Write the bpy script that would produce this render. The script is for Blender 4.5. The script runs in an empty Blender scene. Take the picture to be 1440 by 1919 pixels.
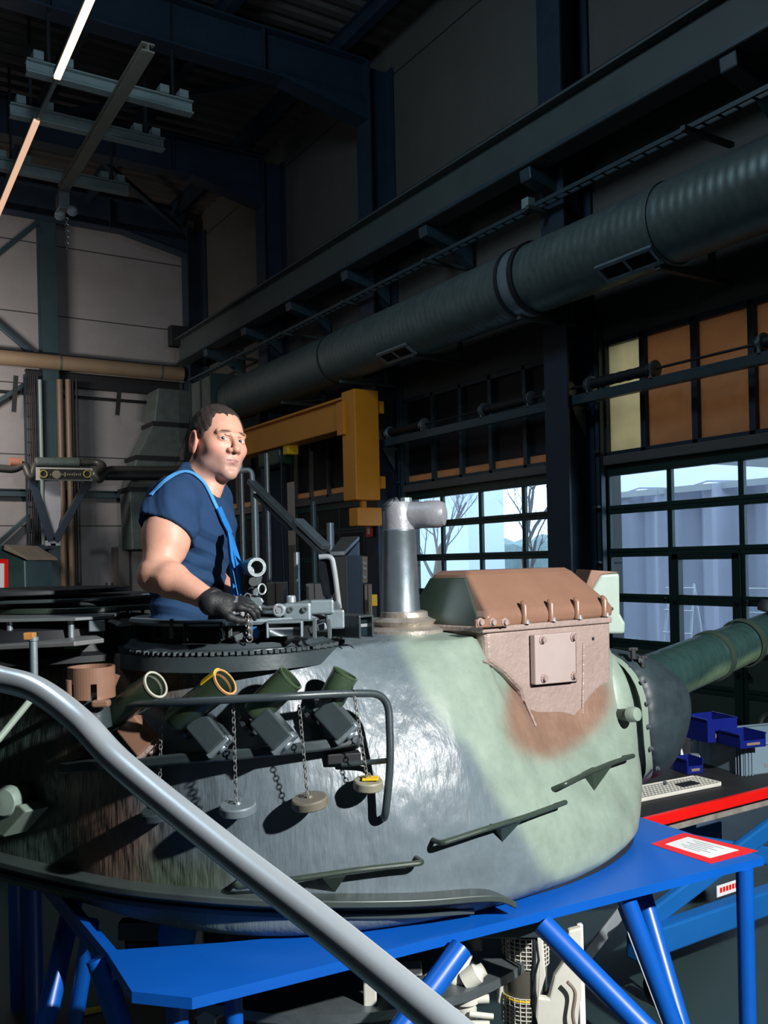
import bpy, math, random
import numpy as np
from mathutils import Vector, Matrix, Quaternion
random.seed(7)
PI = math.pi
sc = bpy.context.scene
COL = sc.collection

# ------------------------------------------------------------ camera
YAW = math.radians(32.4); ROLL = 0.022; F = 1700.0; PCY = 1050.0
CF = Vector((math.sin(YAW), math.cos(YAW), 0)); CR = Vector((math.cos(YAW), -math.sin(YAW), 0)); CU = Vector((0, 0, 1))
CAM = Vector((0, 0, 2.0))
RX = CR*math.cos(ROLL) - CU*math.sin(ROLL); RY = CR*math.sin(ROLL) + CU*math.cos(ROLL)
cd = bpy.data.cameras.new('camera'); cam = bpy.data.objects.new('camera', cd); COL.objects.link(cam)
cam.matrix_world = Matrix(((RX.x, RY.x, -CF.x, CAM.x), (RX.y, RY.y, -CF.y, CAM.y), (RX.z, RY.z, -CF.z, CAM.z), (0, 0, 0, 1)))
cd.sensor_fit = 'VERTICAL'; cd.sensor_height = 36.0; cd.sensor_width = 36.0
cd.lens = F/1919*36; cd.shift_y = (PCY-959.5)/1919; cd.clip_start = .05; cd.clip_end = 300
sc.camera = cam

def C(x, d, z):            # right of / ahead of / above the camera stand, metres
    return CAM + CR*x + CF*d + CU*z
def P(px, py, d):
    return CAM + (CF + RX*((px-720)/F) + RY*((PCY-py)/F))*d
def ray(px, py):
    return CF + RX*((px-720)/F) + RY*((PCY-py)/F)
def PX(px, py, X):
    r = ray(px, py); return CAM + r*((X-CAM.x)/r.x)
def PY(px, py, Y):
    r = ray(px, py); return CAM + r*((Y-CAM.y)/r.y)
def PZ(px, py, Z):
    r = ray(px, py); return CAM + r*((Z-CAM.z)/r.z)

# ------------------------------------------------------------ world, lamps, exposure
sc.view_settings.view_transform = 'Standard'; sc.view_settings.look = 'None'
sc.view_settings.exposure = 0.0; sc.view_settings.gamma = 1.0
w = bpy.data.worlds.new('sky'); sc.world = w; w.use_nodes = True
bg = w.node_tree.nodes['Background']
bg.inputs[0].default_value = (.62, .78, 1.0, 1); bg.inputs[1].default_value = 4.0

def lamp(name, kind, loc, energy, color, target=None, **kw):
    l = bpy.data.lights.new(name, kind); l.energy = energy; l.color = color
    for k, v in kw.items(): setattr(l, k, v)
    o = bpy.data.objects.new(name, l); COL.objects.link(o); o.location = loc
    if target is not None:
        o.rotation_euler = (Vector(target)-Vector(loc)).to_track_quat('-Z', 'Y').to_euler()
    return o
# the photographer's flash on a stand to the right of the camera
lamp('studio_flash', 'SPOT', C(2.55, .15, 1.40), 1550, (1.0, .985, .96), C(-.1, 3.0, -.35),
     shadow_soft_size=.06, spot_size=math.radians(95), spot_blend=.6)
# hall lamp before the end wall, then three added fills with no fitting
lamp('hall_lamp_back', 'AREA', (1.2, 18.3, 5.8), 300, (1.0, .87, .78), (1.9, 22.3, 4.6), shape='RECTANGLE', size=2.0, size_y=.4)
lamp('fill_high', 'AREA', C(-2.0, 2.2, 3.8), 34, (.70, .86, 1.0), C(-.3, 3.0, -.4), shape='DISK', size=1.4)  # added cool fill on turret and man, not a lamp of the hall
lamp('fill_middle', 'AREA', (1.5, 7.0, 8.6), 150, (.62, .84, 1.0), (8.6, 10.5, 5.2), shape='DISK', size=1.5)  # added fill that lifts the duct and the upper right wall
lamp('fill_roof', 'AREA', (2.0, 9.0, 5.5), 30, (.80, .86, 1.0), (3.5, 15.0, 10.9), shape='DISK', size=1.5)  # added up-light that brightens the roof deck, no such lamp hangs here

# ------------------------------------------------------------ materials
def newmat(name):
    m = bpy.data.materials.new(name); m.use_nodes = True
    return m, m.node_tree, m.node_tree.nodes['Principled BSDF']
def N(nt, t, **kw):
    n = nt.nodes.new(t)
    for k, v in kw.items():
        if k.startswith('i_'):
            n.inputs[k[2:].replace('_', ' ')].default_value = v
        else: setattr(n, k, v)
    return n
def mat(name, col, rough=.5, metal=0.0, var=.12, scale=6.0, bump=.0, bscale=40.0, emis=None, es=1.0, coat=0.0, rvar=.1, stretch=None, spec=None):
    m, nt, b = newmat(name)
    L = nt.links.new
    tc = N(nt, 'ShaderNodeTexCoord'); mp = N(nt, 'ShaderNodeMapping')
    L(tc.outputs['Object'], mp.inputs[0])
    if stretch: mp.inputs['Scale'].default_value = stretch
    if var > 0:
        no = N(nt, 'ShaderNodeTexNoise', i_Scale=scale, i_Detail=6.0, i_Roughness=.65)
        L(mp.outputs[0], no.inputs['Vector'])
        mx = N(nt, 'ShaderNodeMix', data_type='RGBA')
        c = Vector(col[:3])
        lo = [max(0, v*(1-var*1.6)) for v in c]; hi = [min(1, v*(1+var*1.6)+.004*var) for v in c]
        mx.inputs[6].default_value = (*lo, 1); mx.inputs[7].default_value = (*hi, 1)
        L(no.outputs[0], mx.inputs[0]); L(mx.outputs[2], b.inputs['Base Color'])
        if rvar > 0:
            mr = N(nt, 'ShaderNodeMapRange'); mr.inputs[3].default_value = max(.03, rough-rvar); mr.inputs[4].default_value = min(1, rough+rvar)
            L(no.outputs[0], mr.inputs[0]); L(mr.outputs[0], b.inputs['Roughness'])
        else: b.inputs['Roughness'].default_value = rough
    else:
        b.inputs['Base Color'].default_value = (*col[:3], 1); b.inputs['Roughness'].default_value = rough
    b.inputs['Metallic'].default_value = metal
    if spec is not None: b.inputs['Specular IOR Level'].default_value = spec
    if coat: b.inputs['Coat Weight'].default_value = coat
    if bump > 0:
        n2 = N(nt, 'ShaderNodeTexNoise', i_Scale=bscale, i_Detail=4.0)
        L(mp.outputs[0], n2.inputs['Vector'])
        bp = N(nt, 'ShaderNodeBump', i_Strength=bump, i_Distance=.01)
        L(n2.outputs[0], bp.inputs['Height']); L(bp.outputs[0], b.inputs['Normal'])
    if emis:
        b.inputs['Emission Color'].default_value = (*emis, 1); b.inputs['Emission Strength'].default_value = es
    return m
M = {}
M['steel_dark'] = mat('dark_blue_steel', (.012, .026, .045), .5, .0, .2, 3)
M['steel_teal'] = mat('teal_grey_steel', (.022, .048, .060), .45, .0, .15, 3)
M['beam_grey'] = mat('grey_green_beam_paint', (.045, .062, .062), .55, 0, .15, 2)
M['pale_rail'] = mat('pale_green_rail', (.20, .27, .27), .5, 0, .12, 4)
M['galv'] = mat('galvanised_duct', (.105, .140, .135), .46, .35, .25, 5, .06, 30)
M['dark_galv'] = mat('dull_sheet_duct', (.030, .048, .046), .5, .2, .2, 3)
M['black'] = mat('matte_black', (.006, .008, .011), .6, 0, .15, 6)
M['black_gloss'] = mat('black_gloss', (.007, .010, .013), .22, 0, .1, 6)
M['rubber'] = mat('black_rubber', (.010, .012, .014), .65, 0, .2, 8)
M['tan_pipe'] = mat('tan_pipe_wrap', (.20, .150, .095), .55, 0, .15, 2)
M['brown_pipe'] = mat('brown_pipe', (.13, .095, .065), .5, 0, .15, 4)
M['pale_metal'] = mat('pale_metal', (.45, .50, .53), .35, .6, .15, 8)
M['orange'] = mat('orange_crane_paint', (.66, .245, .012), .5, 0, .12, 2)
M['green_frame'] = mat('dark_green_door_frame', (.010, .036, .030), .4, 0, .12, 4)
M['green_panel'] = mat('dark_green_door_panel', (.060, .085, .070), .5, 0, .12, 2)
M['white'] = mat('white_paint', (.75, .77, .78), .45, 0, .05, 6)
M['cabinet'] = mat('grey_cabinet', (.16, .155, .15), .5, 0, .08, 3)
M['beige'] = mat('beige_board', (.20, .16, .12), .6, 0, .1, 4)
M['red'] = mat('signal_red', (.72, .008, .006), .4, 0, .06, 6)
M['yellow'] = mat('yellow_paint', (.75, .48, .01), .5, 0, .1, 10)
M['blue'] = mat('blue_stand_paint', (.002, .088, .43), .36, 0, .10, 3, .02, 20, rvar=.06)
M['blue_cart'] = mat('blue_cart_paint', (.008, .12, .40), .4, 0, .1, 4)
M['blue_bin'] = mat('blue_plastic', (.004, .012, .16), .35, 0, .1, 4)
M['crate'] = mat('grey_plastic_crate', (.17, .25, .31), .45, 0, .06, 4)
M['chrome'] = mat('brushed_tube', (.66, .75, .82), .30, .72, .05, 3)
M['pipe_metal'] = mat('standing_pipe_metal', (.42, .52, .58), .33, .92, .12, 6, .04, 40)
M['machine'] = mat('cream_machinery', (.60, .60, .53), .45, 0, .12, 7, .05, 30)
M['gunmetal'] = mat('gunmetal', (.15, .18, .19), .38, .6, .2, 12, .1, 60)
M['bluegrey'] = mat('blue_grey_metal', (.22, .28, .31), .40, .5, .15, 10, .06, 50)
M['glass_dark'] = mat('dark_optics', (.01, .02, .025), .06, 0, 0, coat=1)
M['chain'] = mat('chain_metal', (.30, .31, .30), .4, .7, .15, 20)
M['canvas'] = mat('dark_rubber_canvas', (.022, .038, .045), .48, 0, .5, 9, .15, 14)

# ------------------------------------------------------------ mesh building
class MB:
    def __init__(s): s.v = []; s.f = []; s.mi = []; s.cur = 0
    def add(s, vs, fs):
        o = len(s.v); s.v += [Vector(v) for v in vs]; s.f += [tuple(i+o for i in f) for f in fs]; s.mi += [s.cur]*len(fs); return s
    def box(s, a, b):
        x0, y0, z0 = a; x1, y1, z1 = b
        return s.add([(x0,y0,z0),(x1,y0,z0),(x1,y1,z0),(x0,y1,z0),(x0,y0,z1),(x1,y0,z1),(x1,y1,z1),(x0,y1,z1)],
                     [(0,3,2,1),(4,5,6,7),(0,1,5,4),(1,2,6,5),(2,3,7,6),(3,0,4,7)])
    def obox(s, c, ex, ey, ez):      # half-axis vectors
        c = Vector(c); ex = Vector(ex); ey = Vector(ey); ez = Vector(ez)
        vs = [c+a*ex+b*ey+e*ez for e in (-1, 1) for a, b in ((-1,-1),(1,-1),(1,1),(-1,1))]
        return s.add(vs, [(0,3,2,1),(4,5,6,7),(0,1,5,4),(1,2,6,5),(2,3,7,6),(3,0,4,7)])
    def beam(s, p0, p1, w, h, up=(0,0,1)):
        p0 = Vector(p0); p1 = Vector(p1); t = (p1-p0); L = t.length; t = t/L; up = Vector(up)
        sd = t.cross(up)
        if sd.length < 1e-4: sd = t.cross(Vector((1,0,0)))
        sd.normalize(); u = sd.cross(t)
        return s.obox((p0+p1)/2, t*L/2, sd*w/2, u*h/2)
    def ibeam(s, p0, p1, w, h, t=.02, up=(0,0,1)):
        p0 = Vector(p0); p1 = Vector(p1); d = (p1-p0).normalized(); up = Vector(up)
        sd = d.cross(up)
        if sd.length < 1e-4: sd = d.cross(Vector((1,0,0)))
        sd.normalize(); u = sd.cross(d)
        s.beam(p0+u*(h/2-t/2), p1+u*(h/2-t/2), w, t, u); s.beam(p0-u*(h/2-t/2), p1-u*(h/2-t/2), w, t, u)
        return s.beam(p0, p1, t, h-2*t, u)
    def ring(s, c, t, r, n, up=None):
        t = Vector(t).normalized(); a = t.orthogonal().normalized() if up is None else (Vector(up)-t*Vector(up).dot(t)).normalized()
        b = t.cross(a); return [Vector(c)+(a*math.cos(2*PI*i/n)+b*math.sin(2*PI*i/n))*r for i in range(n)]
    def loft(s, rings, closed=True, cap=True):
        n = len(rings[0]); vs = [v for r in rings for v in r]; fs = []
        for k in range(len(rings)-1):
            for i in range(n if closed else n-1):
                j = (i+1) % n
                fs.append((k*n+i, k*n+j, (k+1)*n+j, (k+1)*n+i))
        if cap and closed:
            fs.append(tuple(reversed(range(n)))); fs.append(tuple((len(rings)-1)*n+i for i in range(n)))
        return s.add(vs, fs)
    def tube(s, pts, r, n=12, cap=True):
        pts = [Vector(p) for p in pts]; rr = r if isinstance(r, (list, tuple)) else [r]*len(pts)
        rings = []; a = None
        for i, p in enumerate(pts):
            t = (pts[min(i+1, len(pts)-1)]-pts[max(i-1, 0)]).normalized()
            if a is None: a = t.orthogonal().normalized()
            else: a = (a - t*a.dot(t)).normalized()
            b = t.cross(a)
            rings.append([p+(a*math.cos(2*PI*k/n)+b*math.sin(2*PI*k/n))*rr[i] for k in range(n)])
        return s.loft(rings, True, cap)
    def lathe(s, o, ax, prof, n=32, a0=None, cap=True):   # prof: (radius, height)
        o = Vector(o); ax = Vector(ax).normalized()
        return s.loft([s.ring(o+ax*h, ax, max(r, 1e-5), n, a0) for r, h in prof], True, cap)
    def prism(s, poly, ext):
        poly = [Vector(p) for p in poly]; ext = Vector(ext)
        return s.loft([poly, [p+ext for p in poly]])
    def torus(s, c, ax, R, r, n=24, m=8, sx=1.0, xdir=None):
        c = Vector(c); ax = Vector(ax).normalized(); a = ax.orthogonal().normalized() if xdir is None else Vector(xdir).normalized(); b = ax.cross(a)
        vs = []; fs = []
        for i in range(n):
            t = 2*PI*i/n; rd = a*math.cos(t)+b*math.sin(t); cc = c+a*math.cos(t)*R*sx+b*math.sin(t)*R
            for j in range(m):
                q = 2*PI*j/m; vs.append(cc+rd*math.cos(q)*r+ax*math.sin(q)*r)
        for i in range(n):
            for j in range(m):
                fs.append((i*m+j, ((i+1)%n)*m+j, ((i+1)%n)*m+(j+1)%m, i*m+(j+1)%m))
        return s.add(vs, fs)
    def grid(s, rows):
        n = len(rows[0]); vs = [v for r in rows for v in r]
        return s.add(vs, [(k*n+i, k*n+i+1, (k+1)*n+i+1, (k+1)*n+i) for k in range(len(rows)-1) for i in range(n-1)])
    def solid(s, rows, off):     # sheet with thickness
        n = len(rows[0]); m = len(rows); off = Vector(off)
        s.grid(rows); s.grid([[Vector(v)+off for v in r][::-1] for r in rows])
        edge = [rows[0][i] for i in range(n)] + [rows[k][-1] for k in range(1, m)] + [rows[-1][i] for i in range(n-2, -1, -1)] + [rows[k][0] for k in range(m-2, 0, -1)]
        L = len(edge); vs = [Vector(e) for e in edge]+[Vector(e)+off for e in edge]
        return s.add(vs, [(i, i+L, (i+1)%L+L, (i+1)%L) for i in range(L)])

def wpos(o):
    v = Vector((0,0,0))
    while o: v = v+o.location; o = o.parent
    return v
def tag(o, label=None, cat=None, group=None, kind=None):
    if label: o['label'] = label
    if cat: o['category'] = cat
    if group: o['group'] = group
    if kind: o['kind'] = kind
    return o
def build(name, mb, m, parent=None, smooth=35, bevel=0, seg=2, label=None, cat=None, group=None, kind=None, each=0):
    if not mb.v: return None
    if each:         # every loose piece (or every run of `each` pieces) becomes a part of its own
        par = list(range(len(mb.v)))
        def fd(i):
            while par[i] != i: par[i] = par[par[i]]; i = par[i]
            return i
        for f in mb.f:
            for k in f[1:]: par[fd(k)] = fd(f[0])
        comp = {}; 
        for fi, f in enumerate(mb.f): comp.setdefault(fd(f[0]), []).append(f)
        cl = list(comp.values()); o = None
        for c0_ in range(0, len(cl), each):
            q = MB(); mp = {}
            for f in [f for c in cl[c0_:c0_+each] for f in c]:
                for i in f:
                    if i not in mp: mp[i] = len(q.v); q.v.append(mb.v[i])
                q.f.append(tuple(mp[i] for i in f)); q.mi.append(0)
            o = build(name, q, m, parent, smooth, bevel, seg, label, cat, group, kind)
        return o
    if parent: base = wpos(parent); loc = Vector((0,0,0))
    else:
        xs = [v.x for v in mb.v]; ys = [v.y for v in mb.v]; zs = [v.z for v in mb.v]
        base = Vector(((min(xs)+max(xs))/2, (min(ys)+max(ys))/2, min(zs))); loc = base
    me = bpy.data.meshes.new(name)
    me.from_pydata([tuple(v-base) for v in mb.v], [], mb.f)
    me.validate(); me.update()
    ms = m if isinstance(m, (list, tuple)) else [m]
    for q in ms: me.materials.append(M[q] if isinstance(q, str) else q)
    if len(ms) > 1 and len(me.polygons) == len(mb.mi):
        me.polygons.foreach_set('material_index', mb.mi)
    import bmesh
    bm = bmesh.new(); bm.from_mesh(me); bmesh.ops.recalc_face_normals(bm, faces=bm.faces); bm.to_mesh(me); bm.free()
    o = bpy.data.objects.new(name, me); COL.objects.link(o); o.location = loc
    if parent: o.parent = parent
    if smooth:
        me.polygons.foreach_set('use_smooth', [True]*len(me.polygons))
        try: me.set_sharp_from_angle(angle=math.radians(smooth))
        except Exception: pass
    if bevel:
        b = o.modifiers.new('bevel', 'BEVEL'); b.width = bevel; b.segments = seg; b.limit_method = 'ANGLE'; b.angle_limit = math.radians(40)
    return tag(o, label, cat, group, kind)
def thing(name, loc, label, cat, group=None):
    o = bpy.data.objects.new(name, None); COL.objects.link(o); o.location = loc; o.empty_display_size = .1
    return tag(o, label, cat, group)
def dup(root, off, label=None):
    r = root.copy(); COL.objects.link(r); r.location = root.location+Vector(off)
    if label: r['label'] = label
    def rec(src, dst):
        for ch in [c for c in bpy.data.objects if c.parent == src]:
            c = ch.copy(); COL.objects.link(c); c.parent = dst; rec(ch, c)
    rec(root, r); return r
def smoothpath(pts, n=8):       # Catmull-Rom
    pts = [Vector(p) for p in pts]; out = []
    for i in range(len(pts)-1):
        p0 = pts[max(i-1, 0)]; p1 = pts[i]; p2 = pts[i+1]; p3 = pts[min(i+2, len(pts)-1)]
        for k in range(n):
            t = k/n
            out.append(.5*((2*p1)+(p2-p0)*t+(2*p0-5*p1+4*p2-p3)*t*t+(3*p1-p0-3*p2+p3)*t**3))
    out.append(pts[-1]); return out
def rounded(pts, r, n=6):       # polyline with rounded corners
    pts = [Vector(p) for p in pts]; out = [pts[0]]
    for i in range(1, len(pts)-1):
        a = (pts[i-1]-pts[i]); b = (pts[i+1]-pts[i]); rr = min(r, a.length*.48, b.length*.48)
        p = pts[i]+a.normalized()*rr; q = pts[i]+b.normalized()*rr
        for k in range(n+1):
            t = k/n; out.append(p*(1-t)**2+pts[i]*2*t*(1-t)+q*t*t)
    out.append(pts[-1]); return out
# ============================================================ the hall
XW = 8.6; YB = 22.4; ZC = 10.9; X0 = -9.0; Y0 = -7.0
def wallmat(name, c1, line, vert=False, pitch=1.67, off=0.0):
    m, nt, b = newmat(name); L = nt.links.new
    g = N(nt, 'ShaderNodeNewGeometry'); sp = N(nt, 'ShaderNodeSeparateXYZ'); L(g.outputs['Position'], sp.inputs[0])
    ad = N(nt, 'ShaderNodeMath', operation='ADD'); L(sp.outputs['Z'], ad.inputs[0]); ad.inputs[1].default_value = off
    md = N(nt, 'ShaderNodeMath', operation='PINGPONG'); L(ad.outputs[0], md.inputs[0]); md.inputs[1].default_value = pitch/2
    lt = N(nt, 'ShaderNodeMath', operation='LESS_THAN'); L(md.outputs[0], lt.inputs[0]); lt.inputs[1].default_value = .014
    no = N(nt, 'ShaderNodeTexNoise', i_Scale=1.3, i_Detail=7.0, i_Roughness=.7); L(g.outputs['Position'], no.inputs['Vector'])
    mx = N(nt, 'ShaderNodeMix', data_type='RGBA'); L(no.outputs[0], mx.inputs[0])
    mx.inputs[6].default_value = (*[v*.72 for v in c1], 1); mx.inputs[7].default_value = (*[v*1.2 for v in c1], 1)
    m2 = N(nt, 'ShaderNodeMix', data_type='RGBA'); L(lt.outputs[0], m2.inputs[0]); L(mx.outputs[2], m2.inputs[6]); m2.inputs[7].default_value = (*line, 1)
    L(m2.outputs[2], b.inputs['Base Color']); b.inputs['Roughness'].default_value = .75
    n2 = N(nt, 'ShaderNodeTexNoise', i_Scale=60.0); L(g.outputs['Position'], n2.inputs['Vector'])
    bp = N(nt, 'ShaderNodeBump', i_Strength=.25, i_Distance=.01); L(n2.outputs[0], bp.inputs['Height']); L(bp.outputs[0], b.inputs['Normal'])
    return m
M['wall_grey'] = wallmat('grey_panel_wall', (.25, .25, .26), (.03, .035, .04), off=.35)
M['wall_conc'] = wallmat('rough_concrete_wall', (.075, .075, .068), (.012, .012, .012), pitch=2.1, off=.2)
def ceilmat():
    m, nt, b = newmat('trapezoid_steel_deck'); L = nt.links.new
    g = N(nt, 'ShaderNodeNewGeometry'); mp = N(nt, 'ShaderNodeMapping'); mp.inputs['Scale'].default_value = (.8, 9, 1); L(g.outputs['Position'], mp.inputs[0])
    no = N(nt, 'ShaderNodeTexNoise', i_Scale=2.0, i_Detail=6.0); L(mp.outputs[0], no.inputs['Vector'])
    cr = N(nt, 'ShaderNodeMix', data_type='RGBA'); L(no.outputs[0], cr.inputs[0]); cr.inputs[6].default_value = (.03, .03, .032, 1); cr.inputs[7].default_value = (.10, .09, .08, 1)
    L(cr.outputs[2], b.inputs['Base Color']); b.inputs['Roughness'].default_value = .6
    return m
M['deck'] = ceilmat()
def floormat():
    m, nt, b = newmat('sealed_dark_concrete'); L = nt.links.new
    g = N(nt, 'ShaderNodeNewGeometry')
    no = N(nt, 'ShaderNodeTexNoise', i_Scale=1.6, i_Detail=9.0, i_Roughness=.7); L(g.outputs['Position'], no.inputs['Vector'])
    cr = N(nt, 'ShaderNodeMix', data_type='RGBA'); L(no.outputs[0], cr.inputs[0]); cr.inputs[6].default_value = (.012, .030, .032, 1); cr.inputs[7].default_value = (.035, .062, .062, 1)
    L(cr.outputs[2], b.inputs['Base Color'])
    mr = N(nt, 'ShaderNodeMapRange'); mr.inputs[3].default_value = .35; mr.inputs[4].default_value = .6; L(no.outputs[0], mr.inputs[0]); L(mr.outputs[0], b.inputs['Roughness'])
    return m
M['floor'] = floormat()
def S(name, mb, m, **k): return build(name, mb, m, kind='structure', smooth=0, **k)

S('floor', MB().box((X0, Y0, -.2), (XW+.4, YB+.3, 0)), 'floor')
# corrugated deck ceiling as real folds
mb = MB(); rows = []
y = Y0; k = 0; prof = []
while y < YB+.3:
    prof += [(y, ZC), (y+.14, ZC), (y+.17, ZC+.07), (y+.31, ZC+.07)]; y += .34
for X in (X0, XW+.4): rows.append([Vector((X, a, b)) for a, b in prof])
mb.solid(rows, (0, 0, .12)); S('ceiling', mb, 'deck')
S('wall_back', MB().box((X0, YB, 0), (XW+.4, YB+.3, ZC+.1)), 'wall_grey')
S('wall_left', MB().box((X0-.3, Y0, 0), (X0, YB+.3, ZC+.1)), 'wall_grey')
S('wall_front', MB().box((X0, Y0-.3, 0), (XW+.4, Y0, ZC+.1)), 'wall_grey')

# right wall: concrete above the door openings, piers between
BAYS = [(-.4, 3.8), (4.3, 8.26), (8.85, 12.85), (13.35, 17.0), (17.55, 21.6)]   # openings along Y
ZD, ZW0, ZW1 = 3.13, 3.26, 4.72
mb = MB(); mb.box((XW, Y0, ZW1), (XW+.3, YB+.3, ZC+.1))
ys = [Y0]+[v for b in BAYS[1:] for v in b]+[YB]
for i in range(0, len(ys), 2): mb.box((XW, ys[i], 0), (XW+.3, ys[i+1], ZW1))
S('wall_right', mb, 'wall_conc')

# portal frames: column, rafter, haunch
FY = [4.05, 8.56, 13.1, 17.28, 21.75]
FL = ['steel portal frame nearest the camera, mostly out of view', 'dark blue steel portal frame between the two glazed roller doors',
      'dark blue steel portal frame whose haunched rafter crosses the upper picture', 'dark steel portal frame behind the orange bracket crane',
      'last dark steel portal frame in front of the pale end wall']
for yy, lb in zip(FY, FL):
    t = thing('portal_frame', (8.3, yy, 0), lb, 'steel frame', 'portal frames carrying the roof')
    zr = 10.08 if yy < 21 else 10.4
    m1 = MB().ibeam((8.33, yy, 0), (8.33, yy, 10.4), .42, .5, .03, up=(1, 0, 0)); build('column', m1, 'steel_dark', t, 0)
    m1 = MB().ibeam((8.1, yy, zr), (X0+.2, yy, zr), .34, .72, .03); 
    for xx in (6.2, 3.0, 0, -3): m1.box((xx-.012, yy-.16, zr-.34), (xx+.012, yy+.16, zr+.34))
    build('rafter', m1, 'steel_dark', t, 0)
    m1 = MB().prism([(8.1, yy-.16, zr-.34), (6.6, yy-.16, zr-.34), (8.1, yy-.16, zr-.66)], (0, .32, 0))
    m1.beam((8.1, yy, zr-.66), (6.55, yy, zr-.35), .36, .03)
    build('haunch', m1, 'steel_dark', t, 0)
# purlins run down the hall
for i, (xx, lb) in enumerate([(7.75, 'dark roof purlin along the right wall top'), (5.7, 'dark roof purlin above the haunches'), (3.9, 'dark roof purlin right of the strip lights'),
               (2.0, 'dark roof purlin left of the strip lights'), (.1, 'dark roof purlin at the left edge of the picture'), (-2, 'dark roof purlin beyond the left edge')]):
    build('roof_purlin', MB().ibeam((xx, Y0+.1, ZC-.16), (xx, YB-.05, ZC-.16), .16, .30, .02), 'steel_dark', smooth=0, label=lb, cat='beam', group='roof purlins')
for a, b, lb in [((3.95, 17.3), (7.9, 13.3), 'dark diagonal roof brace above the bay of the orange crane'), ((3.95, 17.4), (7.9, 21.6), 'dark diagonal roof brace in the last roof bay'),
             ((4.0, 17.5), (.2, 21.6), 'dark diagonal roof brace in the last bay left of the strip lights')]:
    build('roof_brace', MB().beam((a[0], a[1], 10.35), (b[0], b[1], 10.35), .12, .10), 'steel_dark', smooth=0, label=lb, cat='brace', group='roof braces')

# ---- glazed sectional doors
def glassmat():
    m, nt, b = newmat('door_glass'); L = nt.links.new
    nt.nodes.remove(b); out = [n for n in nt.nodes if n.type == 'OUTPUT_MATERIAL'][0]
    tr = N(nt, 'ShaderNodeBsdfTransparent'); tr.inputs[0].default_value = (.86, .93, .96, 1)
    gl = N(nt, 'ShaderNodeBsdfGlossy'); gl.inputs['Roughness'].default_value = .04
    mx = N(nt, 'ShaderNodeMixShader'); mx.inputs[0].default_value = .06
    L(tr.outputs[0], mx.inputs[1]); L(gl.outputs[0], mx.inputs[2]); L(mx.outputs[0], out.inputs[0]); return m
M['glass'] = glassmat()
def sheetmat(name, col, tr, tcol):
    m, nt, b = newmat(name); L = nt.links.new
    out = [n for n in nt.nodes if n.type == 'OUTPUT_MATERIAL'][0]
    g = N(nt, 'ShaderNodeNewGeometry')
    no = N(nt, 'ShaderNodeTexNoise', i_Scale=3.0, i_Detail=8.0, i_Roughness=.7); L(g.outputs['Position'], no.inputs['Vector'])
    mx = N(nt, 'ShaderNodeMix', data_type='RGBA'); L(no.outputs[0], mx.inputs[0])
    mx.inputs[6].default_value = (*[v*.7 for v in tcol], 1); mx.inputs[7].default_value = (*[min(1, v*1.2) for v in tcol], 1)
    b.inputs['Base Color'].default_value = (*col, 1); b.inputs['Roughness'].default_value = .6
    t = N(nt, 'ShaderNodeBsdfTranslucent'); L(mx.outputs[2], t.inputs[0])
    s = N(nt, 'ShaderNodeMixShader'); s.inputs[0].default_value = tr
    L(b.outputs[0], s.inputs[1]); L(t.outputs[0], s.inputs[2]); L(s.outputs[0], out.inputs[0]); return m
M['amber'] = sheetmat('amber_skylight_sheet', (.20, .13, .08), .5, (.52, .31, .17))
M['straw'] = sheetmat('straw_skylight_sheet', (.35, .26, .13), .6, (.74, .64, .42))
M['lint'] = mat('grey_lintel', (.10, .095, .09), .5, 0, .15, 3)
ZR = [3.06, 2.575, 2.03, 1.465, .90, .45, .06]
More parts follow.
